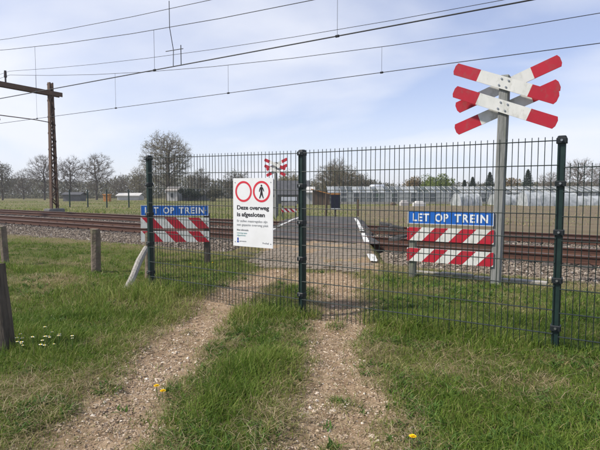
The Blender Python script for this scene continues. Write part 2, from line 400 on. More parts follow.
# ballast bed under both tracks
bu = np.concatenate([np.linspace(-260, -42, 40), np.linspace(-40, 12, 261), np.linspace(14, 200, 30)])
bv = np.linspace(8.1, 19.2, 112)
U, V_ = np.meshgrid(bu, bv)
edge = sstep(8.1, 9.9, V_)*(1-sstep(17.9, 19.2, V_))
bz = (rail_z(U)-.20)*edge + (terrain(U, V_)-.03)*(1-edge) + (fbm(U*7, V_*7, 31)-.5)*.05
on_road = (road_off(U, V_) > ROAD_LEFT-.5) & (road_off(U, V_) < ROAD_RIGHT+.3)
bz = np.where(on_road, np.minimum(bz, rail_z(U)-.26), bz)
idx = np.arange(U.size).reshape(U.shape)
Q = np.stack([idx[:-1, :-1], idx[:-1, 1:], idx[1:, 1:], idx[1:, :-1]], -1).reshape(-1, 4)
M['ballast'] = mat('ballast', (.09, .07, .052), .95, (.22, .18, .14), 16, detail=8, bump=1, bscale=24)
ballast = link('ballast', np_mesh('ballast', np.stack([U.ravel(), V_.ravel(), bz.ravel()], 1), quads=Q, smooth=True), M['ballast'], kind='structure')

def scatter_stones(name, P, S, tint, m, flat=.6, **k):
    """angular little stones: jittered octahedra, one mesh"""
    n = len(P)
    base = np.array([(1, 0, 0), (0, 1, 0), (-1, 0, 0), (0, -1, 0), (0, 0, 1), (0, 0, -1)], float)
    tri = np.array([(0, 1, 4), (1, 2, 4), (2, 3, 4), (3, 0, 4), (1, 0, 5), (2, 1, 5), (3, 2, 5), (0, 3, 5)])
    Vv = base[None]*(RNG.uniform(.55, 1.15, (n, 6, 1)))*np.array([1, 1, flat]) + RNG.normal(0, .16, (n, 6, 3))
    a = RNG.uniform(0, 6.28, n); c, s = np.cos(a), np.sin(a)
    x = Vv[..., 0]*c[:, None]-Vv[..., 1]*s[:, None]; y = Vv[..., 0]*s[:, None]+Vv[..., 1]*c[:, None]
    Vv = np.stack([x, y, Vv[..., 2]], -1)*S[:, None, None] + P[:, None]
    T = (tri[None] + (np.arange(n)*6)[:, None, None]).reshape(-1, 3)
    return link(name, np_mesh(name, Vv.reshape(-1, 3), tris=T, attrs=dict(tint=np.repeat(tint, 6))), m, kind='stuff', **k)
n = 60000
u = -28 + 36*RNG.random(n)**.75; v = 8.15 + (19-8.15)*RNG.random(n)**1.7
o_ = road_off(u, v); keep = (o_ < ROAD_LEFT-.35) | (o_ > ROAD_RIGHT+.35)
keep &= ~((np.abs(np.abs(v-NEAR_TRACK)-GAUGE/2) < .06) | (np.abs(np.abs(v-FAR_TRACK)-GAUGE/2) < .06))
keep &= RNG.random(n) < sstep(8.0, 8.9, v+(fbm(u*.8, v*.8, 8)-.5)*1.2)
u, v = u[keep], v[keep]
edge = sstep(8.1, 9.9, v)*(1-sstep(17.9, 19.2, v))
z = (rail_z(u)-.20)*edge + (terrain(u, v)-.03)*(1-edge) + (fbm(u*7, v*7, 31)-.5)*.05 + .012
scatter_stones('ballast_stones', np.stack([u, v, z], 1), RNG.uniform(.022, .042, len(u)), np.clip(RNG.normal(.5, .24, len(u)), 0, 1), M['ballast_stone'], .75, parent=ballast)

# gravel in the wheel tracks
n = 220000
zc = 2.0 + 6.5*RNG.random(n)**1.5; xc = (RNG.random(n)*1.7-.85)*zc
u = xc*CS-zc*SN; v = xc*SN+zc*CS
clump = fbm(u*2.6, v*2.6, 91)
keep = (path_mask(u, v)*(.45+1.5*sstep(.35, .60, clump)) > RNG.random(n)*1.1) & (apron_mask(u, v) < .35)
u, v = u[keep], v[keep]
s = RNG.gamma(1.7, .0027, len(u))+.003; s = np.clip(s, .003, .026)
scatter_stones('path_gravel', np.stack([u, v, terrain(u, v)+s*.08], 1), s, np.clip(RNG.normal(.50, .26, len(u)), 0, 1), M['stone'], .6)

# ------------------------------------------------------------------ level crossing: asphalt, paint, brick paving
def off_to_uv(o, v):   # point on the road with a given side offset and v
    return (o - v*ROAD_N[1])/ROAD_N[0]
mbv, mbf = [], []
def strip(v0, v1, lo, hi, drop, step=.22):
    no = 24; nvv = max(2, int((v1-v0)/step)+1)
    b = len(mbv)
    for j in range(nvv):
        v = v0 + (v1-v0)*j/(nvv-1)
        e0 = lo + (vnoise(v*1.7, 3.3, 5)-.5)*.35; e1 = hi + (vnoise(v*1.9, 8.1, 9)-.5)*.22
        for i in range(no+1):
            o = e0+(e1-e0)*i/no; u = float(off_to_uv(o, v))
            zz = float(rail_z(u)) - .012 + (float(fbm(u*1.6, v*1.6, 14))-.5)*.035
            if v > 17: zz = zz*(1-float(sstep(17, 24, v))) + .05*float(sstep(17, 24, v))
            if i in (0, no) or (drop and j in (0, nvv-1)): zz -= .11
            mbv.append((u, v, zz))
    for j in range(nvv-1):
        for i in range(no): q = b+j*(no+1)+i; mbf.append((q, q+1, q+no+2, q+no+1))
g2 = GAUGE/2
strip(10.55, NEAR_TRACK-g2-.045, ROAD_LEFT-.3, ROAD_RIGHT+.35, False, .1)
strip(NEAR_TRACK-g2+.09, NEAR_TRACK+g2-.09, ROAD_LEFT-.3, ROAD_RIGHT+.3, False)
strip(NEAR_TRACK+g2+.045, 13.35, ROAD_LEFT-.3, ROAD_RIGHT+.3, True, .1)
strip(13.95, FAR_TRACK-g2-.045, ROAD_LEFT-.3, ROAD_RIGHT+.3, True, .1)
strip(FAR_TRACK-g2+.09, FAR_TRACK+g2-.09, ROAD_LEFT-.3, ROAD_RIGHT+.3, False)
strip(FAR_TRACK+g2+.045, 24.5, ROAD_LEFT-.4, ROAD_RIGHT+.3, True, .3)
me = bpy.data.meshes.new('crossing_road'); me.from_pydata(mbv, [], mbf); me.update()
me.polygons.foreach_set('use_smooth', [True]*len(me.polygons))
road = link('crossing_road', me, M['asphalt'], kind='structure')
def paint(o, v0, v1, w=.12):
    nn = max(2, int((v1-v0)/.12)); P, F = [], []
    for j in range(nn+1):
        v = v0+(v1-v0)*j/nn
        for sgn in (-1, 1):
            oo = o + sgn*(w/2 + (random.random()-.5)*.025); u = float(off_to_uv(oo, v))
            zz = float(rail_z(u)) - .012 + (float(fbm(u*1.6, v*1.6, 14))-.5)*.035
            if v > 17: zz = zz*(1-float(sstep(17, 24, v))) + .05*float(sstep(17, 24, v))
            if v < 10.5: zz = float(apron_z(u, v))+.016
            P.append((u, v, zz+.006))
    for j in range(nn): F.append((2*j, 2*j+1, 2*j+3, 2*j+2))
    link('edge_line', np_mesh('edge_line', np.array(P), quads=np.array(F)), M['line_paint'], road)
RUNS = [(NEAR_TRACK-g2+.1, NEAR_TRACK+g2-.1), (NEAR_TRACK+g2+.05, 13.25), (14.0, FAR_TRACK-g2-.05), (FAR_TRACK-g2+.1, FAR_TRACK+g2-.1), (FAR_TRACK+g2+.05, 22.6)]
for a, b in RUNS: paint(ROAD_LEFT+.03, a, b)
for a, b in RUNS: paint(ROAD_RIGHT-.03, a, b, .13)
paint(ROAD_RIGHT-.05, 8.15, 8.95, .14)

# bricks of the paved approach, laid in rows across the path
bm_ = MB().box(-.1, .1, -.048, .048, -.06, .0, .006)
brick_me = bm_.mesh('brick'); brick_me.materials.append(M['brick'])
cands = []
for r_ in range(46):
    a = 7.15 + r_*.106
    for q in range(15):
        o = ROAD_LEFT + .02 + q*.209 + (r_ % 2)*.104
        u = a*ROAD_D[0] + o*ROAD_N[0]; v = a*ROAD_D[1] + o*ROAD_N[1]
        if v > 10.48 or float(apron_mask(np.array(u), np.array(v))) < .45 or o > ROAD_RIGHT-.02: continue
        if v < 7.6 and random.random() < .10: continue
        cands.append((v, u))
paving = link('brick_paving', MB().add([(float(off_to_uv(o, v)), v, float(apron_z(off_to_uv(o, v), v))-.010) for v in (7.9, 10.5) for o in (ROAD_LEFT+.1, ROAD_RIGHT-.02)], [(0, 1, 3, 2)]).mesh('brick_paving'),
              mat('paving_sand', (.11, .09, .065), .95, (.07, .06, .045), 20), kind='structure')
cands.sort(); rest = MB(); rzb = math.atan2(ROAD_N[1], ROAD_N[0])
for i, (v, u) in enumerate(cands):
    zz = float(apron_z(u, v)) + random.uniform(-.006, .006) + (float(fbm(u*1.3, v*1.3, 51))-.5)*.03
    M4 = Matrix.Translation((u, v, zz)) @ Matrix.Rotation(rzb+random.uniform(-.03, .03), 4, 'Z') @ Matrix.Rotation(random.uniform(-.03, .03), 4, 'X') @ Matrix.Rotation(random.uniform(-.02, .02), 4, 'Y')
    if i < 290:
        o = link('brick', brick_me, None, paving); o.matrix_local = M4
    else: rest.add([M4 @ Vector(p) for p in bm_.v], bm_.f)
if rest.v: rest.obj('brick_rows', M['brick'], paving, kind='stuff')

# ------------------------------------------------------------------ railway tracks
RAIL_PROFILE = [(-.07, -.16), (.07, -.16), (.07, -.145), (.012, -.125), (.010, -.045), (.035, -.035), (.036, -.006), (.026, 0), (-.026, 0), (-.036, -.006), (-.035, -.035), (-.010, -.045), (-.012, -.125), (-.07, -.145)]
def rail(v, parent):
    us = [-260, -120, -60, -45, -30, -20, -10, -4, 4, 15, 40, 200]; P, F, n = [], [], len(RAIL_PROFILE)
    for u in us:
        for a, b in RAIL_PROFILE: P.append((u, v+a, float(rail_z(np.array(u)))+b))
    for j in range(len(us)-1):
        for k in range(n): F.append((j*n+k, (j+1)*n+k, (j+1)*n+(k+1) % n, j*n+(k+1) % n))
    me = bpy.data.meshes.new('rail'); me.from_pydata(P, [], F); me.update()
    o = link('rail', me, M['rust'], parent); me.materials.append(M['rail_top'])
    for p in me.polygons:
        if abs(p.normal.z) > .8 and p.center.z - float(rail_z(np.array(p.center.x))) > -.01: p.material_index = 1
slp = MB().box(-.12, .12, -1.27, 1.27, -.14, 0, .02).mesh('sleeper'); slp.materials.append(M['sleeper'])
clip_me = MB().box(-.07, .07, -.11, -.075, 0, .045, .008).mesh('rail_clip'); clip_me.materials.append(M['rust'])
for vc, lab in ((NEAR_TRACK, 'rusty railway track nearest the mesh fence on grey ballast'), (FAR_TRACK, 'rusty railway track on the far side, beside the lattice mast')):
    t = thing('railway_track', lab, 'railway track', (0, 0, 0))
    for s_ in (-1, 1): rail(vc+s_*g2, t)
    for i in range(92):
        u = -46 + i*.62
        if ROAD_LEFT-.4 < road_off(u, vc) < ROAD_RIGHT+.5: continue
        link('sleeper', slp, None, t, loc=(u, vc, float(rail_z(np.array(u)))-.162 + random.uniform(-.008, .004)))
    if vc == NEAR_TRACK:
        for i in range(40, 92):
            u = -46 + i*.62
            if ROAD_LEFT-.4 < road_off(u, vc) < ROAD_RIGHT+.5: continue
            for s_ in (-1, 1): link('rail_clip', clip_me, None, t, loc=(u, vc+s_*g2, float(rail_z(np.array(u)))-.162))

# broken dark slabs at the end of the crossing surface
slabs = [(1.25, 11.6, .30, -.3, .5), (1.55, 12.5, .26, .4, .6), (1.35, 14.6, .34, .1, .45), (1.8, 15.7, .32, .3, .5), (1.5, 16.9, .36, -.2, .5)]
slab_where = ['nearest the fence, beside the near rails', 'just behind the near rails', 'at the near edge of the far track', 'between the far rails', 'farthest from the fence']
for (o, v, sz, rz, tilt), wh in zip(slabs, slab_where):
    n = 7; ang = sorted(random.uniform(0, 6.28) for _ in range(n))
    sz *= .82
    poly = [(math.cos(2*math.pi*k/n)*sz*random.uniform(.55, 1.3), math.sin(2*math.pi*k/n)*sz*.6*random.uniform(.5, 1.2)) for k in range(n)]
    mb = MB(); mb.add([(x, y, -.03) for x, y in poly]+[(x*.94, y*.94, .03+random.uniform(-.02, .02)) for x, y in poly],
                      [tuple(range(n-1, -1, -1)), tuple(range(n, 2*n))]+[(k, (k+1) % n, n+(k+1) % n, n+k) for k in range(n)])
    u = float(off_to_uv(o, v))
    ob = mb.obj('broken_slab', M['dark_slab'], loc=(u, v, float(rail_z(np.array(u)))+.03)); ob.rotation_euler = (tilt*.3, tilt*.2*random.choice((-1, 1)), rz)
    tag(ob, 'dark broken crossing slab '+wh, 'slab', 'broken slabs beside the crossing')

# ------------------------------------------------------------------ catenary portal and overhead wires
MU = -30.5
portal = thing('catenary_portal', 'brown lattice steel catenary portal with a beam across the tracks', 'catenary mast', (MU, 0, 0))
def lattice_mast(v, base_z, top, parent):
    wb, wt = .48, .24
    mst = MB().box(-.34, .34, v-.55, v+.55, base_z-.5, base_z+.02, .05).obj('mast_foundation', M['wall_grey'], parent)
    for s_ in (-1, 1):
        y0, y1 = v+s_*wb/2, v+s_*wt/2; mb = MB()
        for (xa, xb, ya, yb) in ((-.13, .13, -.012, .012), (-.13, -.108, -.075*s_, -.012*s_), (.108, .13, -.075*s_, -.012*s_)):
            lo, hi = min(ya, yb), max(ya, yb)
            mb.add([(xa, y0+lo, base_z), (xb, y0+lo, base_z), (xb, y0+hi, base_z), (xa, y0+hi, base_z),
                    (xa, y1+lo, top), (xb, y1+lo, top), (xb, y1+hi, top), (xa, y1+hi, top)], [(3, 2, 1, 0), (4, 5, 6, 7), (0, 1, 5, 4), (1, 2, 6, 5), (2, 3, 7, 6), (3, 0, 4, 7)])
        mb.obj('mast_leg', M['mast_steel'], parent)
    nb = 15; H = top-base_z-.3
    for i in range(nb):
        za, zb = base_z+.2+H*i/nb, base_z+.2+H*(i+1)/nb
        wa, wb_ = wb+(wt-wb)*i/nb, wb+(wt-wb)*(i+1)/nb; s_ = 1 if i % 2 else -1
        for x in (-.135, .135):
            MB().tube([(x, v-s_*wa/2, za), (x, v+s_*wb_/2, zb)], .042, 4).obj('lattice_brace', M['mast_steel'], parent)
lattice_mast(18.55, .34, 8.55, portal); lattice_mast(8.75, .1, 8.3, portal)
mb = MB()
for x0, x1 in ((-.20, -.15), (.15, .20)): mb.box(x0, x1, 7.9, 19.25, 7.72, 8.00)
mb.box(-.15, .15, 7.95, 19.2, 7.76, 7.80)
mb.obj('beam', M['mast_steel'], portal)
for vc in (NEAR_TRACK, FAR_TRACK):
    MB().tube([(0, vc, 7.99), (0, vc, 8.3), (0, vc, 8.33), (0, vc, 8.72)], [.05, .05, .09, .07], 8).obj('insulator', M['insulator'], portal)
MB().tube([(0, 18.4, 5.98), (0, 17.4, 6.03), (0, 15.2, 6.02)], .03, 6).tube([(0, 15.3, 6.02), (0, 15.35, 5.72)], .02, 5).obj('registration_arm', M['mast_steel'], portal)
MB().tube([(0, NEAR_TRACK, 7.74), (0, NEAR_TRACK, 6.0)], .03, 6).tube([(0, NEAR_TRACK+.8, 5.95), (0, NEAR_TRACK-.4, 5.85)], .02, 5).obj('registration_arm', M['mast_steel'], portal)
SPAN = 62.4
def sagc(u):  # distance from mid-span, repeated
    return (u+SPAN/2) % SPAN - SPAN/2
def wire_z(kind, u):
    x = sagc(u); g_ = -.0062*min(max(u, -60), 4)
    return {'contact': 5.44+g_*.9 + .00003*x*x, 'mn': 6.44+.0024*x*x, 'an': 7.10+.0020*x*x, 'mf': 6.24+.0024*x*x, 'af': 7.10+.0017*x*x}[kind]
def wire(name, kind, v, r, parent):
    us = [(-130 + 4*i) for i in range(51)]
    MB().tube([(u, v, wire_z(kind, u)) for u in us], r, 5).obj(name, M['copper'], parent)
for vc, mk, ak, lab, dro in ((NEAR_TRACK, 'mn', 'an', 'thick dark overhead wires above the nearer track with jumper rod', (-27, -20, -12.9, -5.95, 1, 8)),
                             (FAR_TRACK, 'mf', 'af', 'lower dark overhead wires above the farther track', (-27.3, -20.4, -13.2, -6.4, .5, 7))):
    t = thing('overhead_line', lab, 'overhead wires')
    wire('contact_wire', 'contact', vc, .018 if mk == 'mn' else .0125, t); wire('messenger_wire', mk, vc, .011, t); wire('feeder_wire', ak, vc+.02, .010, t)
    for u in dro:
        MB().tube([(u, vc, wire_z(mk, u)), (u, vc, wire_z('contact', u))], .0055, 4).obj('dropper', M['copper'], t)
        MB().tube([(u-.05, vc, wire_z('contact', u)), (u+.05, vc, wire_z('contact', u))], .034, 6).obj('dropper_clamp', M['copper'], t)
    if mk == 'mn':
        u = -12.15
        MB().tube([(u, vc, wire_z(ak, u)+.25), (u, vc, wire_z(mk, u)), (u+.14, vc+.02, wire_z(mk, u)-.75), (u+.14, vc, 5.5)], .013, 5).obj('jumper_rod', M['copper'], t)
        MB().tube([(u+.5, vc, 6.15), (u+.5, vc, 5.5)], .015, 5).tube([(u-.2, vc, 6.05), (u+.6, vc, 6.02)], .013, 5).obj('jumper_bracket', M['copper'], t)

# ------------------------------------------------------------------ mesh fence
FV = 4.5; POSTS = [-5.17, -2.74, -.25, 2.27]
fence = thing('mesh_fence', 'dark green welded mesh fence across the path with square posts', 'fence', (0, 0, 0))
def gz(u, v): return float(terrain(np.array(float(u)), np.array(float(v))))
post_me = MB().box(-.03, .03, -.03, .03, -.3, 1.81, .005).mesh('post'); cap_me = MB().box(-.034, .034, -.034, .034, 1.805, 1.84, .01).mesh('post_cap')
cl_me = MB().box(-.04, .04, -.05, .036, -.022, .022, .006).mesh('clamp'); bolt_me = MB().tube([(0, -.05, 0), (0, -.062, 0)], .010, 6).mesh('bolt')
post_me.materials.append(M['green_steel']); cap_me.materials.append(M['clamp']); cl_me.materials.append(M['clamp']); bolt_me.materials.append(M['bolt'])
BASES = [0.0, -.04, -.045, -.05]
for u, BASE in zip(POSTS, BASES):
    p = link('post', post_me, None, fence, loc=(u, FV, BASE)); link('post_cap', cap_me, None, p)
    for h in (.05, .25, .65, 1.05, 1.45, 1.80):
        link('clamp', cl_me, None, p, loc=(0, 0, h)); link('bolt', bolt_me, None, p, loc=(0, 0, h))
def panel(u0, u1, z0, nrow, b0, b1):
    L = u1-u0-.04; ang = -math.atan2(b1-b0, L); top = z0 + .2*nrow
    vm = MB().tube([(0, 0, z0-.01), (0, 0, top+.032)], .0035, 5).mesh('vertical_wire'); vm.materials.append(M['wire'])
    hm = MB().tube([(0, 0, 0), (L, 0, 0)], .0042, 5).mesh('horizontal_wire'); hm.materials.append(M['wire'])
    nvw = int(round(L/.05))
    for i in range(nvw+1):
        o = link('vertical_wire', vm, None, fence, loc=(u0+.02+L*i/nvw, FV-.036, b0+(b1-b0)*i/nvw)); o.rotation_euler = (random.gauss(0, .0012), random.gauss(0, .002), 0)
    for j in range(nrow+1):
        for dy in (-.0062, .0062): link('horizontal_wire', hm, None, fence, loc=(u0+.02, FV-.036+dy, b0+z0+.2*j)).rotation_euler = (0, ang, 0)
panel(POSTS[0], POSTS[1], .0, 9, *BASES[0:2]); panel(POSTS[1], POSTS[2], .0, 9, *BASES[1:3]); panel(POSTS[2], POSTS[3], -.02, 8, *BASES[2:4])

# ------------------------------------------------------------------ lettering helper
def text(name, s, size, m, parent, loc, width=None, bold=0, align='LEFT', space=1.0):
    c = bpy.data.curves.new(name, 'FONT'); c.body = s; c.size = size; c.align_x = align; c.extrude = .0006; c.offset = bold; c.space_character = space
    o = bpy.data.objects.new(name, c); COL.objects.link(o); bpy.context.view_layer.update()
    me = bpy.data.meshes.new_from_object(o.evaluated_get(bpy.context.evaluated_depsgraph_get()))
    bpy.data.objects.remove(o)
    me.transform(Matrix.Rotation(math.pi/2, 4, 'X'))
    if width:
        xs = [v.co.x for v in me.vertices]; w = max(xs)-min(xs); k = width/w
        me.transform(Matrix.Diagonal((k, 1, 1, 1)))
    me.materials.clear(); me.materials.append(m)
    return link(name, me, None, parent, loc=loc)
def disc(r0, r1, n=48):
    mb = MB()
    P = [(r*math.cos(2*math.pi*k/n), 0, r*math.sin(2*math.pi*k/n)) for r in (r0, r1) for k in range(n)]
    mb.add(P, [(k, n+k, n+(k+1) % n, (k+1) % n) for k in range(n)]); return mb

# ------------------------------------------------------------------ white notice board on the fence
BW, BH = .575, .80
nb = thing('notice_board', 'white notice board with two red ringed signs, tied to the fence', 'notice sign', (-3.67, FV-.052, .705), 0)
nb.rotation_euler = (0, R(0.4), 0)
MB().box(0, BW, -.003, .003, 0, BH).obj('board', M['white_board'], nb)
for x, nm in ((.155, 'prohibition_ring'), (.415, 'prohibition_ring')):
    disc(.098, .122).obj(nm, M['red_print'], nb, loc=(x, -.0045, .645))
ped = MB()
def limb(pts, r): 
    for (a, b), (c, d), ra, rb in zip(pts[:-1], pts[1:], r[:-1], r[1:]):
        ex, ez = c-a, d-b; l = math.hypot(ex, ez); nx, nz = -ez/l, ex/l
        ped.add([(a+nx*ra, 0, b+nz*ra), (a-nx*ra, 0, b-nz*ra), (c-nx*rb, 0, d-nz*rb), (c+nx*rb, 0, d+nz*rb)], [(0, 1, 2, 3)])
nn = 14; ped.add([(.011*math.cos(2*math.pi*k/nn), 0, .068+.012*math.sin(2*math.pi*k/nn)) for k in range(nn)], [tuple(range(nn))])
limb([(0, .053), (0, .02), (.001, -.012)], [.015, .013, .012])
limb([(-.004, -.008), (-.012, -.042), (-.027, -.078)], [.010, .008, .005]); limb([(.004, -.008), (.012, -.040), (.027, -.074)], [.010, .008, .005])
limb([(-.012, .048), (-.026, .022), (-.030, -.002)], [.006, .005, .004]); limb([(.012, .048), (.026, .024), (.031, .004)], [.006, .005, .004])
for i, vv_ in enumerate(ped.v): ped.v[i] = (vv_[0], -.0002*(i//4), vv_[2])
ped.obj('walking_figure', M['black_print'], nb, loc=(.415, -.0046, .645))
yb = -.0042
for wd_, x_, z_, w_ in (('Deze', .055, .435, .165), ('overweg', .245, .435, .275), ('is', .055, .355, .050), ('afgesloten', .128, .355, .335)):
    text('heading', wd_, .068, M['black_print'], nb, (x_, yb, z_), w_, .0016)
text('small_text', 'Er zullen maatregelen zijn', .038, M['grey_print'], nb, (.055, yb, .288), .44)
text('small_text', 'een gepaste overweg plek', .038, M['grey_print'], nb, (.055, yb, .243), .455)
text('small_text', 'Meer informatie', .028, M['grey_print'], nb, (.055, yb, .185), .17, .0006)
text('small_text', 'overweg open', .024, M['teal_print'], nb, (.055, yb, .150), .15)
text('small_text', 'afgesloten', .024, M['teal_print'], nb, (.055, yb, .122), .13)
MB().add([(0, 0, 0), (.026, 0, 0), (.026, 0, .022), (0, 0, .022)], [(0, 1, 2, 3)]).add([(.003, 0, .026), (.024, 0, .026), (.024, 0, .052), (.0135, 0, .062), (.003, 0, .052)], [(0, 1, 2, 3, 4)]).obj('logo', M['logo_blue'], nb, loc=(.058, yb, .043))
text('small_text', 'gemeente', .022, M['grey_print'], nb, (.095, yb, .055), .10)
text('small_text', 'ProRail', .028, M['grey_print'], nb, (.43, yb, .045), .085)
for x in (.03, BW-.03):
    for z in (.05, BH-.05): MB().tube([(x, -.003, z), (x, -.006, z)], .006, 8).obj('tie_bolt', M['bolt'], nb)

# ------------------------------------------------------------------ LET OP TREIN boards
def striped_board(mb_parent, z, w, h, lean, nstr=3.0, phase=0.0):
    """white board with slanted red stripes"""
    b = MB().box(-w/2, w/2, -.012, .012, z, z+h, 0).obj('striped_board', M['sign_white'], mb_parent)
    period = w/nstr; sl = h*.95*lean
    k = -2
    for k in range(-2, int(nstr)+3):
        x0 = -w/2 + (k+phase)*period; x1 = x0 + period*.5
        P = [(x0, z), (x1, z), (x1+sl, z+h), (x0+sl, z+h)]
        # clip to board in x
        def clip(poly, lim, sign):
            out = []
            for i in range(len(poly)):
                a, c = poly[i], poly[(i+1) % len(poly)]
                ia, ic = sign*(a[0]-lim) <= 0, sign*(c[0]-lim) <= 0
                if ia: out.append(a)
                if ia != ic:
                    t_ = (lim-a[0])/(c[0]-a[0]); out.append((lim, a[1]+t_*(c[1]-a[1])))
            return out
        P = clip(P, w/2, 1)
        if len(P) > 2: P = clip(P, -w/2, -1)
        if len(P) > 2: MB().add([(x, -.0135, zz) for x, zz in P], [tuple(range(len(P)))]).obj('red_stripe', M['sign_red'], b)
    return b
def let_op(name, label, loc, rz, w, lean, phase, zs, posts, tilt=0):
    t = thing(name, label, 'warning sign', loc, rz); t.rotation_euler[1] = tilt
    zb, z1, z2, h = zs
    blue = MB().box(-w/2, w/2, -.012, .012, zb, zb+h*.98).obj('blue_board', M['sign_blue'], t)
    fr = MB()
    for a in ((-w/2, w/2, zb, zb+.010), (-w/2, w/2, zb+h*.98-.010, zb+h*.98), (-w/2, -w/2+.010, zb+.010, zb+h*.98-.010), (w/2-.010, w/2, zb+.010, zb+h*.98-.010)):
        fr.box(a[0], a[1], -.0155, -.0125, a[2], a[3])
    fr.obj('pale_edge', M['sign_edge'], blue)
    lx = -w/2+.075
    for wd_, ww in (('LET', .255), ('OP', .20), ('TREIN', .475)):
        k_w = (w-.15)/1.12; lw = None
        text('lettering', wd_, .165, M['sign_letter'], blue, (lx, -.014, zb+.046), ww*k_w, .0045, space=1.2); lx += (ww+.095)*k_w
    for z in (z1, z2): striped_board(t, z, w*1.01, h, lean, 3.15 if lean > 0 else 2.95, phase)
    for x, m_, zt in posts:
        for z in (zb+h*.49, z1+h*.5, z2+h*.5):
            if z < zt+.1: MB().tube([(x, -.012, z), (x, -.021, z)], .014, 8).obj('bolt', M['bolt'], t)
    for x, m_, zt in posts: MB().box(x-.05, x+.05, .016, .116, -.35, zt, .012).obj('post', m_, t)
    return t
rs = let_op('warning_sign', 'blue LET OP TREIN board over striped boards, beside the tall cross post', (-1.87, 7.32, .0), R(0), 1.27, 1, .58, (.856, .595, .27, .207), ((-.57, M['post_wood'], .80),))
ls = let_op('warning_sign', 'blue LET OP TREIN board over striped boards, behind the left fence post', (-6.84, 6.55, .0), R(30), 1.30, -1, .48, (.905, .665, .405, .205), ((.60, M['old_wood'], .95), (-.52, M['old_wood'], .92)))

# ------------------------------------------------------------------ St Andrew's crosses
def saltire(name, label, loc, rz, h, group, lean=0):
    t = thing(name, label, 'railway cross', loc, rz, group)
    t.rotation_euler[1] = lean
    MB().box(-.066, .066, -.07, .07, -.4, h, .015).obj('post', M['post_grey'], t)
    L, wd = 1.47, .168
    for kk, zc_ in enumerate((h-.12, h-.445)):
        for s_, y in ((1, -.092), (-1, .092)):
            b = MB(); a = L/2-.37; ch = .045
            M4 = Matrix.Translation((0, y, zc_)) @ Matrix.Rotation(s_*R(21.8), 4, 'Y')
            def plate(poly, nm, m_, par):
                mb = MB().prism(poly, -.010, .010); mb.v = [tuple(M4 @ Vector(p)) for p in mb.v]; return mb.obj(nm, m_, par)
            white = plate([(-a, -wd/2), (a, -wd/2), (a, wd/2), (-a, wd/2)], 'blade', M['sign_white'], t)
            for e in (-1, 1):
                plate([(e*a, -wd/2), (e*(L/2-ch*.5), -wd/2), (e*L/2, -wd/2+ch), (e*L/2, wd/2-ch), (e*(L/2-ch*.5), wd/2), (e*a, wd/2)][::e], 'red_tip', M['sign_red'], white)
            for bx in (-.05, .05):
                for bz_ in (-.045, .045):
                    p0 = M4 @ Vector((bx, -.011 if y < 0 else .011, bz_)); p1 = M4 @ Vector((bx, -.022 if y < 0 else .022, bz_))
                    MB().tube([p0, p1], .013, 6).obj('bolt', M['bolt'], white)
    return t
saltire('crossing_cross', 'large red and white double diagonal cross on grey post beyond the fence', (-1.20, 7.40, 0), 0, 2.99, 'railway crosses', R(1.0))
p = W(-1.32, 26.3)
saltire('crossing_cross', 'small distant red and white double cross above the notice board', (p.x, p.y, 0), 0, 3.05, 'railway crosses')
k_ = thing('concrete_edging', 'low grey concrete edging slabs behind the right warning sign', 'edging', (-2.0, 7.78, 0))
for i in range(4): MB().box(-.62+i*.52, -.62+i*.52+.505, -.05, .05, -.2, .06+random.uniform(-.02, .02), .01).obj('edging_slab', M['concrete'], k_)

# ------------------------------------------------------------------ old posts at the left
def rough_post(name, label, loc, w, d, h, m, lean=(0, 0), rz=0, group=None, top=.0):
    rings = 7; P, F = [], []; n = 8
    for j in range(rings):
        z = -.25 + (h+.25)*j/(rings-1)
        for k in range(n):
            a = 2*math.pi*(k+.5)/n; c, s = math.cos(a), math.sin(a); q = max(abs(c), abs(s))**.7
            kk = 1+random.uniform(-.05, .05)
            P.append((c/q*w/2*kk, s/q*d/2*kk, z + (top*c + random.uniform(-.012, .012) if j == rings-1 else 0)))
    for j in range(rings-1):
        for k in range(n): F.append((j*n+k, j*n+(k+1) % n, (j+1)*n+(k+1) % n, (j+1)*n+k))
    F.append(tuple(range((rings-1)*n, rings*n)))
    me = bpy.data.meshes.new(name); me.from_pydata(P, [], F); me.update()
    o = link(name, me, m, loc=loc); o.rotation_euler = (lean[0], lean[1], rz)
    return tag(o, label, 'post', group)
G = 'old fence posts in the grass'
rough_post('old_post', 'short weathered concrete post standing alone left of the blue sign', (-7.09, 5.0, gz(-7.09, 5)), .15, .13, .72, M['concrete_post'], (0, R(1)), R(30), G)
rough_post('old_post', 'short weathered post by the ballast at the left picture edge', (-9.35, 4.7, gz(-9.35, 4.7)), .13, .13, .72, M['concrete_post'], (R(-1), R(-4)), R(20), G)
rough_post('old_post', 'dark brown post close by at the left picture edge', (-4.13, 2.07, gz(-4.13, 2.07)), .115, .115, .76, M['old_wood'], (0, R(-5)), R(30), G)
rough_post('old_post', 'weathered post right behind the left green fence post', (-5.95, 5.15, gz(-5.95, 5.15)), .14, .12, .72, M['concrete_post'], (0, R(1)), R(30), G)
a_ = Vector((-5.72, 4.55, gz(-5.72, 4.5)-.05)); b_ = Vector((-5.83, 5.10, .52))
xc_ = W(-2.47, 6.72); a_ = Vector((xc_.x, xc_.y, gz(xc_.x, xc_.y)-.04)); xc_ = W(-2.35, 7.3); b_ = Vector((xc_.x, xc_.y, .50))
strut = MB().tube([a_, a_.lerp(b_, .3)+Vector((.012, 0, .01)), a_.lerp(b_, .65)+Vector((-.01, 0, .012)), b_], [.055, .05, .052, .042], 9).obj('leaning_log', M['pale_wood'])
tag(strut, 'pale barkless log leaning against the post by the left fence post', 'log')

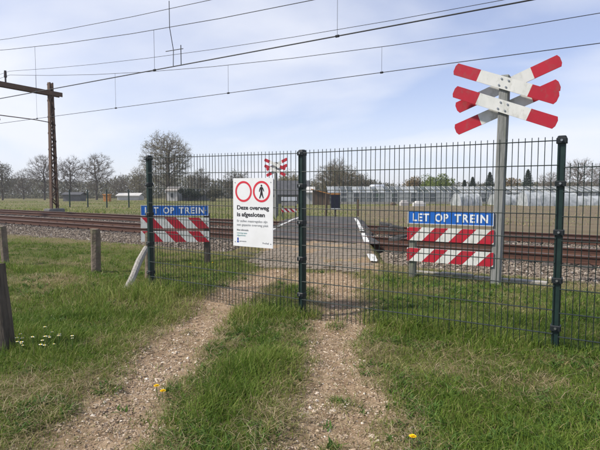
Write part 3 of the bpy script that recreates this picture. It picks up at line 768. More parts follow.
# ------------------------------------------------------------------ things beyond the crossing
def far(name, label, cat, px, depth, z=0, group=None, rz=0):
    p = W((px-300)/480*depth, depth); return thing(name, label, cat, (p.x, p.y, z), YAW+rz, group)
t = far('sign_frame', 'far grey sign back with a small red striped bar, left of the middle post', 'warning sign', 289, 26)
MB().box(-.42, .42, -.015, .015, .95, 1.16).obj('grey_board', M['sign_edge'], t); MB().box(-.42, .42, -.015, .015, .68, .88).obj('grey_board', M['concrete'], t)
striped_board(t, .33, .84, .22, -1, 3, .2)
for x in (-.36, .36): MB().box(x-.04, x+.04, .02, .10, -.2, 1.2).obj('post', M['post_wood'], t)
t = far('dark_sign', 'dark rectangular board on a short post beyond the tracks', 'sign', 335.5, 27)
MB().box(-.26, .26, -.015, .015, .52, 1.28).obj('board', M['dark_board'], t); MB().box(-.26, .26, -.018, .018, 1.282, 1.36).obj('top_strip', M['orange_trim'], t)
MB().box(-.26, .26, -.018, .018, .45, .518).obj('bottom_strip', M['sign_white'], t); MB().box(-.035, .035, .016, .08, -.2, 1.3).obj('post', M['old_wood'], t)
for px, hh, w_, lab in ((326, 1.35, .14, 'left of the dark board'), (358, 1.0, .10, 'right of the dark board'), (276, 1.1, .30, 'below the distant cross')):
    p = W((px-300)/480*28.5, 28.5)
    rough_post('old_post', 'far brown wooden post '+lab, (p.x, p.y, 0), w_, w_, hh, M['wall_brown' if w_ < .2 else 'wall_grey'], (0, R(random.uniform(-2, 2))), YAW, 'wooden posts beyond the tracks')
# green posts and wires of the far fence on the left
t = thing('wire_fence', 'thin far wire fence with dark posts in the left meadow', 'fence', (0, 0, 0))
pp = []
for px, dep in ((70, 47), (88, 46.5), (107, 46), (129, 45.5), (152, 45)):
    p = W((px-300)/480*dep, dep); pp.append(p); MB().box(p.x-.05, p.x+.05, p.y-.05, p.y+.05, -.2, 1.75, .01).obj('post', M['green_steel'], t)
for h in (.4, .8, 1.2, 1.6): MB().tube([(q.x, q.y, h) for q in pp], .006, 4).obj('wire', M['wire'], t)
# sheds and houses
def gable(name, label, px, depth, w, d, eave, ridge, wallm, roofm, rz=0, over=.25, windows=()):
    t = far(name, label, 'building', px, depth, 0, None, rz)
    MB().box(-w/2, w/2, -d/2, d/2, -.2, eave).obj('wall', wallm, t)
    MB().add([(-w/2, -d/2, eave+.003), (-w/2, d/2, eave+.003), (-w/2, 0, ridge-.06), (w/2, -d/2, eave+.003), (w/2, d/2, eave+.003), (w/2, 0, ridge-.06)], [(0, 2, 1), (3, 4, 5)]).obj('gable_end', wallm, t)
    for s_ in (-1, 1):
        k = (ridge-eave)/(d/2); y0 = s_*(d/2+over); z0 = eave-over*k+.03
        MB().add([(-w/2-over, y0, z0), (w/2+over, y0, z0), (w/2+over, 0, ridge+.03), (-w/2-over, 0, ridge+.03), (-w/2-over, y0, z0+.12), (w/2+over, y0, z0+.12), (w/2+over, 0, ridge+.15), (-w/2-over, 0, ridge+.15)],
                 [(0, 1, 2, 3), (4, 7, 6, 5), (0, 4, 5, 1), (1, 5, 6, 2), (3, 2, 6, 7), (0, 3, 7, 4)]).obj('roof_slope', roofm, t)
    for x, z, ww, hh in windows:
        f = MB().box(x-ww/2, x+ww/2, -d/2-.04, -d/2-.005, z, z+hh).obj('window', M['wall_pale'], t)
        MB().box(x-ww/2+.06, x+ww/2-.06, -d/2-.05, -d/2-.042, z+.06, z+hh-.06).obj('pane', M['window_dark'], f)
    return t
gable('field_shed', 'low grey wooden shed in the left meadow below bare trees', 75, 88, 3.1, 2.4, 1.15, 1.5, M['wall_grey'], M['roof_dark'])
gable('farm_shed', 'long pale low building left of the big bare tree', 131, 104, 4.6, 3.5, .9, 1.4, M['wall_pale'], M['wall_pale'])
t = far('feed_box', 'small orange covered box in the left meadow', 'box', 107.5, 84)
MB().box(-.5, .5, -.5, .5, 0, 1.15, .05).obj('box_body', M['orange_trim'], t); MB().box(-.6, .6, -.6, .6, 1.153, 1.3, .04).obj('box_lid', M['orange_trim'], t)
gable('cottage', 'white walled cottage behind the left blue sign', 175, 92, 2.0, 4, 1.9, 2.6, M['wall_pale'], M['roof_pale'], windows=((.0, .6, .6, .9),))
gable('long_barn', 'low barn with pale brown roof behind the left panel', 196, 96, 6.0, 5, 1.3, 2.1, M['wall_grey'], M['roof_pale'])
gable('dark_roofed_barn', 'barn with dark grey roof left of the middle fence post', 284, 66, 6.6, 6, 1.25, 3.0, M['wall_grey'], M['roof_dark'], windows=((1.0, .3, .7, .6), (-1.2, .3, .7, .6)))
gable('white_shed', 'small white shed right of the middle fence post', 309, 62, 1.0, 2, 1.55, 2.1, M['wall_pale'], M['wall_pale'])
t = far('lean_to', 'brown lean-to shed with sloping orange edged roof by the greenhouse', 'building', 321, 58)
MB().prism([(-1.0, -.2), (1.0, -.2), (1.0, 1.25), (-1.0, 1.75)], -.8, .8).obj('wall', M['wall_brown'], t)
MB().add([(-1.2, -1, 1.84), (1.2, -1, 1.24), (1.2, 1, 1.24), (-1.2, 1, 1.84), (-1.2, -1, 1.94), (1.2, -1, 1.34), (1.2, 1, 1.34), (-1.2, 1, 1.94)], [(3, 2, 1, 0), (4, 5, 6, 7), (0, 1, 5, 4), (1, 2, 6, 5), (2, 3, 7, 6), (3, 0, 4, 7)]).obj('roof', M['orange_trim'], t)
# greenhouse: bays of panes between bars
gh = far('greenhouse', 'long low glass greenhouse stretching along the right horizon', 'greenhouse', 328, 62)
bay, nb_, eave, ridge, dep_ = .82, 55, 1.45, 2.25, 6.0
MB().box(0, bay*nb_, -.06, .06, -.2, .32).obj('base_wall', M['concrete'], gh)
MB().box(-.04, bay*nb_+.04, -.05, .05, eave, eave+.09).obj('gutter', M['gh_frame'], gh)
MB().box(-.04, bay*nb_+.04, dep_/2-.05, dep_/2+.05, ridge+.02, ridge+.10).obj('ridge_bar', M['gh_frame'], gh)
MB().box(0, bay*nb_, dep_-.06, dep_+.06, -.2, eave).obj('rear_wall', M['wall_grey'], gh)
MB().box(-.03, bay*nb_+.03, -.045, .045, .86, .92).obj('middle_bar', M['gh_frame'], gh)
pws, prs = [], []
pw = MB().box(.05, bay-.05, -.01, .01, .33, eave-.005).mesh('wall_pane'); pw.materials.append(M['glass_pane'])
pr = MB().add([(.05, .03, eave+.06), (bay-.05, .03, eave+.06), (bay-.05, dep_/2-.06, ridge+.04), (.05, dep_/2-.06, ridge+.04), (.05, .03, eave+.05), (bay-.05, .03, eave+.05), (bay-.05, dep_/2-.06, ridge+.03), (.05, dep_/2-.06, ridge+.03)], [(0, 1, 2, 3), (7, 6, 5, 4), (0, 4, 5, 1), (1, 5, 6, 2), (2, 6, 7, 3), (3, 7, 4, 0)]).mesh('roof_pane'); pr.materials.append(M['glass_pane'])
gl = MB().box(-.035, .035, -.035, .035, .32, eave).add([(-.03, 0, eave+.091), (.03, 0, eave+.091), (.03, dep_/2, ridge+.08), (-.03, dep_/2, ridge+.08), (-.03, 0, eave+.14), (.03, 0, eave+.14), (.03, dep_/2, ridge+.13), (-.03, dep_/2, ridge+.13)], [(3, 2, 1, 0), (4, 5, 6, 7), (0, 1, 5, 4), (1, 2, 6, 5), (2, 3, 7, 6), (3, 0, 4, 7)]).mesh('glazing_bar'); gl.materials.append(M['gh_frame'])
rr = MB().add([(0, dep_/2, ridge+.03), (bay*nb_, dep_/2, ridge+.03), (bay*nb_, dep_, eave), (0, dep_, eave)], [(0, 1, 2, 3)]).obj('rear_roof', M['glass_pane'], gh)
for me_, lst in ((pw, pws), (pr, prs)):
    for mm in ('glass_pane', 'glass_dusty', 'glass_clear'):
        c_ = me_.copy(); c_.materials.clear(); c_.materials.append(M[mm]); lst.append(c_)
for i in range(nb_):
    pw, pr = random.choice(pws), random.choice(prs)
    link('wall_pane', pw, None, gh, loc=(i*bay, 0, 0)); link('roof_pane', pr, None, gh, loc=(i*bay, 0, 0)); link('glazing_bar', gl, None, gh, loc=(i*bay, 0, 0))
# rows of plant tables and boxes inside the greenhouse
for i in range(14):
    x = 1.5+i*3.1; b = far('plant_bench', 'plant bench inside the greenhouse, number %s from the left end' % ('one two three four five six seven eight nine ten eleven twelve thirteen fourteen'.split()[i]), 'bench', 328+ (x*480/65.5), 65.5, 0, 'benches in the greenhouse')
    MB().box(-1.2, 1.2, -.5, .5, .62, .70).obj('bench_top', M['wall_grey'], b)
    for xx in (-1.1, 1.1): MB().box(xx-.04, xx+.04, -.45, .45, 0, .62).obj('bench_leg', M['wall_grey'], b)
    MB().box(-1.1, 1.1, -.4, .4, .703, .703+random.uniform(.15, .75), .05).obj('plants', M[random.choice(['stem_green', 'wall_brown', 'roof_dark', 'wall_pale'])], b)
# polytunnels in front of it
def tunnel(px, depth, w, h, L, rz, label):
    t = far('polytunnel', label, 'polytunnel', px, depth, 0, 'white polytunnels', rz)
    n = 14; P, F = [], []; nl = 8
    for j in range(nl+1):
        for k in range(n+1):
            a = math.pi*k/n; dd = 1+ (random.uniform(-.05, .04)) - (.03 if j % 2 else 0)
            P.append((L*(j/nl-.5), -math.cos(a)*w/2*dd, math.sin(a)**.8*h*dd))
    for j in range(nl):
        for k in range(n): F.append((j*(n+1)+k, (j+1)*(n+1)+k, (j+1)*(n+1)+k+1, j*(n+1)+k+1))
    MB().add(P, F).obj('film_cover', M['film'], t, smooth=True)
    for e in (0, nl):
        MB().add([P[e*(n+1)+k] for k in range(n+1)], [tuple(range(n+1))]).obj('end_wall', M['film'], t)
    for j in range(0, nl+1, 2):
        MB().tube([(L*(j/nl-.5), -math.cos(math.pi*k/n)*w/2*1.025, math.sin(math.pi*k/n)**.8*h*1.025) for k in range(n+1)], .018, 4).obj('hoop', M['gh_frame'], t)
tunnel(466, 55, 2.2, 1.35, 2.6, R(12), 'small white polytunnel behind the right blue sign')
tunnel(505, 57, 2.4, 1.25, 3.0, R(5), 'greyish polytunnel just right of the tall cross post')
tunnel(547, 54, 2.6, 1.5, 5.6, R(0), 'long white polytunnel behind the right fence post')
tunnel(589, 56, 2.2, 1.1, 3.2, R(-10), 'low polytunnel at the right picture edge')
t = far('silver_tank', 'silver rounded tank behind the greenhouse roof', 'tank', 377, 76)
MB().tube([(-1.2, 0, 2.3), (-1.1, 0, 2.3), (1.1, 0, 2.3), (1.2, 0, 2.3)], [.35, .52, .52, .35], 16).obj('tank_body', M['silver'], t, smooth=True)
for x in (-.8, .8): MB().box(x-.08, x+.08, -.3, .3, -.2, 1.9).obj('tank_leg', M['wall_grey'], t)
for px, dep, w_, h_, m_, lab in ((419, 52, 1.3, .55, 'wall_pale', 'pale covered pile left of the blue board on the field'), (404, 54, 1.0, .6, 'tarp', 'grey covered pile in front of the greenhouse'), (393, 56, .6, .35, 'wall_brown', 'small brown crate in front of the greenhouse')):
    p = W((px-300)/480*dep, dep); mb = MB().box(-w_/2, w_/2, -.4, .4, -.05, h_*.7, .08).box(-w_*.35, w_*.35, -.3, .3, h_*.702, h_, .08)
    tag(mb.obj('covered_pile' if 'pile' in lab else 'crate', M[m_], loc=(p.x, p.y, 0), rz=YAW), lab, 'pile' if 'pile' in lab else 'crate')

# ------------------------------------------------------------------ trees
def seg_tubes(A, B, ra, rb, n=4):
    D = B-A; L = np.linalg.norm(D, axis=1, keepdims=True); D = D/np.maximum(L, 1e-6)
    ref = np.where(np.abs(D[:, 2:3]) < .9, np.array([[0, 0, 1.]]), np.array([[1., 0, 0]]))
    X = np.cross(D, ref); X /= np.linalg.norm(X, axis=1, keepdims=True); Y = np.cross(D, X)
    rings = []
    for P, r in ((A, ra), (B, rb)):
        for k in range(n):
            a = 2*math.pi*k/n; rings.append(P + (X*math.cos(a)+Y*math.sin(a))*r[:, None])
    Vv = np.stack(rings, 1).reshape(-1, 3); base = (np.arange(len(A))*2*n)[:, None]
    F = [np.stack([base[:, 0]+k, base[:, 0]+(k+1) % n, base[:, 0]+n+(k+1) % n, base[:, 0]+n+k], 1) for k in range(n)]
    return Vv, np.concatenate(F)
def tree(name, label, px, depth, H, cw, cb, n=420, seed=1, twigs=7, twig_len=.9, twig_w=.024, leaf=None, leafn=0, leafs=.12, trunk_r=.2, group=None, cat='tree', twigm='twig', zc_shift=0.0):
    rng = np.random.default_rng(seed)
    t = far(name, label, cat, px, depth, 0, group)
    # crown volume: lumpy ellipsoid
    C = np.array([0, 0, (cb+H)/2]); Rr = np.array([cw/2, cw/2, (H-cb)/2])
    q = rng.normal(size=(n*3, 3)); q /= np.linalg.norm(q, axis=1, keepdims=True)
    lump = .78+.34*vnoise(q[:, 0]*2.3+9, q[:, 2]*2.3+q[:, 1]*1.7+seed, seed)
    q *= (rng.random((n*3, 1))**.42)*lump[:, None]
    pts = C+q*Rr; pts = pts[:n]
    fork = np.array([0, 0, max(cb*.75, H*.2)])
    nodes = [np.array([0, 0, -.3]), np.array([rng.normal(0, .05), 0, fork[2]*.5]), fork]; par = [-1, 0, 1]; plen = [0, fork[2]*.5, fork[2]]
    lead = 3
    for i in range(lead): nodes.append(fork+np.array([rng.normal(0, cw*.03), rng.normal(0, cw*.03), (H-fork[2])*.22*(i+1)])); par.append(len(nodes)-2); plen.append(plen[-1]+1)
    pts = pts[np.argsort(np.linalg.norm(pts-fork, axis=1))]
    N = np.zeros((len(pts)+len(nodes), 3)); N[:len(nodes)] = nodes; PL = np.zeros(len(N)); PL[:len(plen)] = plen; cnt = len(nodes)
    for p in pts:
        d = np.linalg.norm(N[2:cnt]-p, axis=1); up = (N[2:cnt, 2]-p[2])
        j = int(np.argmin(d + .30*PL[2:cnt] + .55*np.maximum(up, 0)))+2
        N[cnt] = p; par.append(j); PL[cnt] = PL[j]+np.linalg.norm(N[j]-p); cnt += 1
    par = np.array(par); rad = np.zeros(cnt); child = np.zeros(cnt, int)
    for i in range(cnt-1, 0, -1):
        if rad[i] == 0: rad[i] = 1.0
        rad[par[i]] = (rad[par[i]]**2.5 + rad[i]**2.5)**(1/2.5); child[par[i]] += 1
    rad = rad/rad[0]*trunk_r; rad = np.maximum(rad, .018)
    i = np.arange(1, cnt); A, B = N[par[i]], N[i]
    tr = np.array([0, 0, 0]); ra = np.minimum(rad[par[i]], rad[i]*1.6); ra[0] = rad[0]*1.15
    th = rad[i] > trunk_r*.38
    Vv, F = seg_tubes(A[th], B[th], ra[th], rad[i][th], 7); link('trunk', np_mesh('trunk', Vv, quads=F, smooth=True), M['bark'], t)
    Vv, F = seg_tubes(A[~th], B[~th], ra[~th], rad[i][~th], 3)
    # twigs: thin strips from the outer nodes
    outer = np.where((child <= 2) & (np.arange(cnt) > 5))[0]
    src = np.repeat(outer, twigs); S = N[src]; out = S-C; out /= np.linalg.norm(out, axis=1, keepdims=True)+1e-6
    d = out*.7 + rng.normal(0, .65, S.shape) + np.array([0, 0, .25]); d /= np.linalg.norm(d, axis=1, keepdims=True)
    L = twig_len*rng.uniform(.4, 1.15, len(S)); E_ = S + d*L[:, None]
    E2 = S + d*(L*.5)[:, None]; d2 = d + rng.normal(0, .6, S.shape); E3 = E2 + d2*(L*.45)[:, None]
    A2 = np.concatenate([S, E2]); B2 = np.concatenate([E_, E3]); side = rng.normal(size=A2.shape); side -= (side*(B2-A2)).sum(1, keepdims=True)/((B2-A2)**2).sum(1, keepdims=True)*(B2-A2); side /= np.linalg.norm(side, axis=1, keepdims=True)
    w = twig_w*rng.uniform(.6, 1.2, (len(A2), 1)); T3 = np.stack([A2-side*w*.5, A2+side*w*.5, B2], 1).reshape(-1, 3)
    b0 = len(Vv); tris = (np.arange(len(A2))*3)[:, None]+np.array([0, 1, 2])+b0
    tint = np.concatenate([np.full(len(Vv), .25), np.repeat(np.clip(rng.normal(.5, .25, len(A2)), 0, 1), 3)])
    crown = link('crown', np_mesh('crown', np.concatenate([Vv, T3]), tris=tris, quads=F, attrs=dict(tint=tint)), M[twigm], t)
    if leaf:
        ends = np.concatenate([E_, E3, E2]); P = ends[rng.integers(0, len(ends), leafn)] + rng.normal(0, leafs*1.4, (leafn, 3))
        a = rng.normal(size=(leafn, 3)); a /= np.linalg.norm(a, axis=1, keepdims=True); b = rng.normal(size=(leafn, 3)); b -= (a*b).sum(1, keepdims=True)*a; b /= np.linalg.norm(b, axis=1, keepdims=True)
        s = leafs*rng.uniform(.5, 1.2, (leafn, 1)); Q3 = np.stack([P-a*s, P+b*s*.55, P+a*s, P-b*s*.55], 1).reshape(-1, 3)
        link('leaves', np_mesh('leaves', Q3, quads=np.arange(leafn*4).reshape(-1, 4), attrs=dict(tint=np.repeat(np.clip(rng.normal(.5, .28, leafn), 0, 1), 4))), M[leaf], crown)
    return t
TG = 'bare trees beyond the railway'
tree('bare_tree', 'big rounded budding tree behind the left green fence post', 168, 95, 13.6, 10.4, 2.6, 1100, 11, 9, .8, .026, 'bud', 11000, .085, .34, TG)
tree('bare_tree', 'wide bare tree with rounded crown in the left meadow', 97, 105, 10.3, 7.0, 2.0, 520, 12, 10, .85, .030, None, 0, .1, .22, TG)
tree('bare_tree', 'narrower bare tree just right of the lattice mast', 71, 108, 9.6, 6.0, 1.8, 420, 13, 10, .85, .030, None, 0, .1, .2, TG)
tree('bare_tree', 'bare tree right behind the lattice mast', 45, 104, 10.0, 6.2, 1.8, 420, 14, 10, .85, .030, None, 0, .1, .2, TG)
tree('bare_tree', 'dark bare tree at the left picture edge', 3, 100, 8.0, 4.6, 1.2, 360, 15, 8, .7, .024, 'hedge', 2200, .12, .18, TG)
tree('bare_tree', 'small pale bare tree between the left edge and the mast', 24, 118, 7.6, 5.6, 1.0, 360, 16, 8, .8, .026, None, 0, .1, .16, TG)
tree('bare_tree', 'low budding tree left of the left green fence post', 140, 110, 7.4, 4.8, .9, 340, 17, 8, .7, .026, 'bud', 1800, .11, .16, TG)
tree('bare_tree', 'low twiggy tree behind the pale farm building', 122, 120, 6.0, 6.0, .8, 320, 18, 8, .8, .03, None, 0, .1, .14, TG)
tree('bare_tree', 'low olive tree behind the left striped boards', 200, 118, 7.4, 6.5, .9, 360, 19, 8, .8, .03, 'hedge', 2200, .14, .16, TG)
tree('bare_tree', 'twiggy tree seen over the notice board', 236, 112, 6.6, 7.0, .8, 360, 20, 8, .8, .03, 'hedge', 2400, .14, .16, TG)
tree('bare_tree', 'yellowish budding tree right of the distant cross', 288, 90, 5.2, 4.6, .8, 300, 21, 8, .7, .03, 'bud', 3200, .13, .14, TG)
tree('bare_tree', 'large dense brownish shrub tree above the greenhouse end', 338, 92, 6.9, 9.6, .6, 800, 22, 11, .8, .036, 'bud', 7000, .09, .2, TG)
tree('bare_tree', 'bare treetop rising over the brownish shrub tree', 336, 104, 9.2, 5.0, 3.0, 320, 23, 8, .8, .03, None, 0, .1, .18, TG)
tree('bare_tree', 'low brownish shrub tree left of the silver tank', 362, 96, 5.0, 5.6, .5, 320, 24, 9, .8, .035, 'hedge', 2400, .13, .14, TG)
tree('bare_tree', 'wide bare grey tree behind the right fence post', 578, 96, 8.6, 8.6, 1.4, 460, 25, 8, .9, .028, None, 0, .1, .2, TG)
tree('bare_tree', 'thin bare tree between right fence post and conifer', 548, 104, 6.0, 5.0, .9, 300, 26, 8, .8, .03, None, 0, .1, .14, TG)
tree('bare_tree', 'bare grey tree at the right picture edge', 606, 92, 7.6, 5.6, .9, 320, 27, 8, .8, .03, None, 0, .1, .15, TG)
def bush(name, label, px, depth, H, w, m, n=5200, s=.16, seed=1, cat='bush', group=None, zb=.3):
    rng = np.random.default_rng(seed); t = far(name, label, cat, px, depth, 0, group)
    lob = rng.normal(size=(26, 3))*np.array([w*.24, w*.24, (H-zb)*.2])+np.array([0, 0, zb+(H-zb)*.52]); lr = rng.uniform(.16, .26, 26)*min(w, H)
    k = rng.integers(0, 26, n); d = rng.normal(size=(n, 3)); d /= np.linalg.norm(d, axis=1, keepdims=True)
    P = lob[k]+d*(lr[k]*rng.uniform(.6, 1.1, n))[:, None]; P = P[(P[:, 2] < H) & (P[:, 2] > .05)]; n = len(P)
    a = rng.normal(size=(n, 3)); a /= np.linalg.norm(a, axis=1, keepdims=True); b = np.cross(a, rng.normal(size=(n, 3))); b /= np.linalg.norm(b, axis=1, keepdims=True)
    ss = s*rng.uniform(.5, 1.2, (n, 1)); Q3 = np.stack([P-a*ss, P+b*ss*.6, P+a*ss, P-b*ss*.6], 1).reshape(-1, 3)
    link('crown', np_mesh('crown', Q3, quads=np.arange(n*4).reshape(-1, 4), attrs=dict(tint=np.repeat(np.clip(rng.normal(.5, .28, n), 0, 1), 4))), M[m], t)
    mb = MB()
    for i in range(6): mb.tube([(rng.normal(0, .15), rng.normal(0, .15), -.2), tuple(lob[i]*np.array([.5, .5, .6])), tuple(lob[i])], [.09, .06, .03], 5)
    mb.obj('trunk', M['bark'], t)
bush('leafy_tree', 'round fresh green leafy tree above the greenhouse', 437, 95, 5.4, 6.6, 'green_leaf', 7000, .15, 31, 'tree', 'leafy trees over the greenhouse')
bush('leafy_tree', 'rounded orange brown tree left of the fresh green tree', 416, 98, 5.0, 4.6, 'brown_leaf', 4600, .15, 32, 'tree', 'leafy trees over the greenhouse')
bush('dark_hedge', 'dark evergreen shrub behind the left striped boards', 190, 90, 2.3, 5.4, 'dark_bush', 5000, .14, 33, 'bush')
bush('dark_hedge', 'dark green shrub left of the notice board', 214, 86, 2.6, 4.0, 'hedge', 4000, .14, 34, 'bush')
bush('leafy_tree', 'brownish round tree between the two darkest conifers', 508, 100, 4.6, 3.6, 'brown_leaf', 3000, .16, 35, 'tree', 'leafy trees over the greenhouse')
def conifer(label, px, depth, H, w, seed):
    rng = np.random.default_rng(seed); t = far('conifer', label, 'conifer', px, depth, 0, 'dark conifers above the greenhouse')
    MB().tube([(0, 0, -.2), (0, 0, H*.6), (0, 0, H)], [.14, .08, .02], 6).obj('trunk', M['bark'], t)
    n = 6500; h = rng.random(n)**1.25; tier = np.floor(h*14)/14; rmax = w/2*(1-h)**.85*(.75+.35*((h*14) % 1 < .5)); a = rng.uniform(0, 6.283, n); lob = .8+.3*vnoise(a*1.3, h*9, seed)
    r = rmax*lob*rng.random(n)**.5; P = np.stack([r*np.cos(a), r*np.sin(a), .3+h*(H-.3)-.15*r], 1)
    D = np.stack([np.cos(a), np.sin(a), -.35+rng.normal(0, .3, n)], 1)*rng.uniform(.12, .32, (n, 1)); S_ = np.stack([-np.sin(a), np.cos(a), rng.normal(0, .3, n)], 1)*.06
    T3 = np.stack([P-S_, P+S_, P+D], 1).reshape(-1, 3)
    link('crown', np_mesh('crown', T3, tris=np.arange(n*3).reshape(-1, 3), attrs=dict(tint=np.repeat(rng.random(n), 3))), M['needle'], t)
conifer('tallest dark conifer, right of the tall cross post', 527, 92, 6.0, 4.8, 41)
conifer('dark conifer hidden partly by the tall cross post', 489, 94, 5.6, 4.4, 42)
conifer('small dark conifer left of the tall cross post', 472, 98, 4.8, 3.2, 43)
conifer('smallest dark conifer, leftmost of the conifers', 464, 99, 4.2, 2.2, 44)
# far wood that reads as one grey-brown mass
n = 170000
rng = np.random.default_rng(50)
xc = rng.uniform(-190, 190, n); zc = rng.uniform(135, 160, n)
hh = (2.6+4.2*fbm(xc*.06+20, zc*.02, 61, 4))*np.where(xc > 5, .85, 1.05) + 1.1*fbm(xc*.5, zc*.1, 62); zz = hh*rng.random(n)**1.05
keep = np.abs(xc) < .95*zc; xc, zc, zz = xc[keep], zc[keep], zz[keep]; n = len(xc)
P = np.stack([xc*CS-zc*SN, xc*SN+zc*CS, zz], 1); a = rng.normal(size=(n, 3))*np.array([.3, .3, .45]); b = rng.normal(size=(n, 3))*.085
T3 = np.stack([P-a*.5-b, P-a*.5+b, P+a*.6], 1).reshape(-1, 3)
tint = np.clip(fbm(xc*.12, zc*.05, 63)*1.3-.15+rng.normal(0, .15, n), 0, 1)
w_ = link('far_woodland', np_mesh('far_woodland', T3, tris=np.arange(n*3).reshape(-1, 3), attrs=dict(tint=np.repeat(tint, 3))), M['hedge'], kind='stuff')
tag(w_, 'grey brown band of distant woodland along the horizon', 'woodland')

# ------------------------------------------------------------------ grass, straw, weeds, flowers
def blades(name, u, v, h, w, lean, az, tint, m, seg=3, zoff=-.005):
    n = len(u); z = terrain(u, v)+zoff
    ts = np.linspace(0, 1, seg+1)
    dx_, dy_ = np.cos(az), np.sin(az); fa = RNG.uniform(0, 6.283, n); sx, sy = np.cos(fa), np.sin(fa)
    rows = []
    for t_ in ts:
        bend = lean*t_**1.8*h; up = h*(t_ - .35*np.minimum(lean, 1.6)*t_**2.2); up = np.maximum(up, 0.004*t_)
        x = u+dx_*bend; y = v+dy_*bend; zz = z+up; ww = w*(1-t_**1.7)*.5
        if t_ < 1: rows += [np.stack([x-sx*ww, y-sy*ww, zz], 1), np.stack([x+sx*ww, y+sy*ww, zz], 1)]
        else: rows.append(np.stack([x, y, zz], 1))
    k = len(rows); Vv = np.stack(rows, 1).reshape(-1, 3); b = (np.arange(n)*k)[:, None]
    qs = np.concatenate([b+np.array([2*j, 2*j+1, 2*j+3, 2*j+2]) for j in range(seg-1)]) if seg > 1 else None
    tr = b+np.array([k-3, k-2, k-1])
    return link(name, np_mesh(name, Vv, tris=tr, quads=qs, attrs=dict(tint=np.repeat(tint, k)), smooth=True), M[m], kind='stuff')
def sample(n, z0, z1, p, spread=.88):
    zc = z0+(z1-z0)*RNG.random(n)**p; xc = (RNG.random(n)*2-1)*spread*zc
    return xc*CS-zc*SN, xc*SN+zc*CS, zc
def bare(u, v):
    o = road_off(u, v); rd = sstep(ROAD_LEFT-.1, ROAD_LEFT+.15, o)*(1-sstep(ROAD_RIGHT-.1, ROAD_RIGHT+.15, o))*sstep(10.3, 10.6, v)
    bal = sstep(8.0, 8.7, v+(fbm(u*.8, v*.8, 8)-.5)*1.2)
    return np.clip(np.maximum.reduce([path_mask(u, v)*1.02, apron_mask(u, v)*np.where(fbm(u*1.9, v*1.9, 121) > .60, .80, .975), rd, bal*.985]), 0, 1)
def lush(u, v):
    """taller, greener growth: middle strip, along the fence on the left, by the old posts"""
    n = fbm(u*1.4, v*1.4, 71)
    l = np.exp(-(((u+4.9)/1.2)**2 + ((v-4.0)/.75)**2))*1.1
    l = np.maximum(l, .75*np.exp(-(((u+3.15)/.45)**2+((v-4.0)/.55)**2)))
    l = np.maximum(l, .7*np.exp(-(((u+2.1)/.35)**2+((v-2.6)/.7)**2)))
    l = np.maximum(l, .8*np.exp(-(((u+4.4)/.7)**2+((v-2.2)/.5)**2)))
    l = np.maximum(l, .6*np.exp(-(((u+1.3)/.9)**2+((v-4.5)/.35)**2)))
    l = np.maximum(l, np.where(u > -1, .45, .75)*np.exp(-((v-4.47)/.16)**2))
    return np.clip(l*(.6+.8*n)+.25*(n-.4), 0, 1.1)
def make_grass(n, z0, z1, p, seg, name, wk, tuft):
    nt_ = n//tuft; cu, cv, cz = sample(nt_, z0, z1, p)
    u = np.repeat(cu, tuft)+RNG.normal(0, .035, nt_*tuft); v = np.repeat(cv, tuft)+RNG.normal(0, .035, nt_*tuft); zc = np.repeat(cz, tuft)
    tb = np.repeat(RNG.normal(0, .09, nt_), tuft); ta = np.repeat(RNG.uniform(0, 6.283, nt_), tuft)
    d = dry_mask(u, v); bb = bare(u, v); lu = lush(u, v)
    keep = RNG.random(len(u)) > np.maximum(np.clip(bb*1.06, 0, .985), d*.55)
    u, v, zc, tb, ta, d, lu = [a[keep] for a in (u, v, zc, tb, ta, d, lu)]; m_ = len(u)
    pat = fbm(u*1.7, v*1.7, 81)
    h = (.036+.050*pat+.16*lu)*RNG.uniform(.5, 1.35, m_)*(1-.35*d)
    w = .0030*RNG.uniform(.7, 1.5, m_)*(1+wk*zc)*(1+.4*lu)
    lean = np.abs(RNG.normal(.65, .4, m_)); az = ta+RNG.normal(0, 1.1, m_)
    tint = np.clip(.46+.55*(pat-.5)+.35*(fbm(u*.8, v*.8, 87)-.5)+.18*lu+tb+RNG.normal(0, .11, m_)+.16*d, 0, .84); dead = RNG.random(m_) < (.035+.20*d); tint = np.where(dead, RNG.uniform(.82, 1, m_), tint)
    return blades(name, u, v, h, w, lean, az, tint, 'grass', seg)
make_grass(150000, 1.9, 5.2, 1.15, 3, 'meadow_grass', .10, 8)
make_grass(120000, 5.0, 13, 1.25, 2, 'meadow_grass', .13, 8)
make_grass(30000, 12.5, 17, 1.1, 1, 'meadow_grass', .16, 6)
# rough tufts in the fields beyond the railway
u, v, zc = sample(90000, 20, 95, 1.25, .75)
far_ok = (v > 19.3) & ~((road_off(u, v) > ROAD_LEFT-.6) & (road_off(u, v) < ROAD_RIGHT+.8) & (v < 25)); pl_ = plough_mask(u, v); pt = fbm(u*.12, v*.2, 101)
keep = far_ok & (RNG.random(len(u)) < np.where(pl_ > .5, .22, .25+.9*sstep(.42, .6, pt))); u, v, zc, pt, pl_ = u[keep], v[keep], zc[keep], pt[keep], pl_[keep]; m_ = len(u)
verge = np.exp(-((v-21.5)/2.2)**2)
blades('field_tufts', u, v, (.05+.10*pt+.16*verge)*RNG.uniform(.5, 1.4, m_)*np.where(pl_ > .5, .7, 1), .012*(1+.06*zc)*RNG.uniform(.6, 1.4, m_), np.abs(RNG.normal(.7, .4, m_)), RNG.uniform(0, 6.283, m_), np.clip(.62+.25*RNG.normal(0, 1, m_)+np.where(pl_ > .5, .3, 0)+.5*(pt-.5), 0, 1), 'grass', 1)
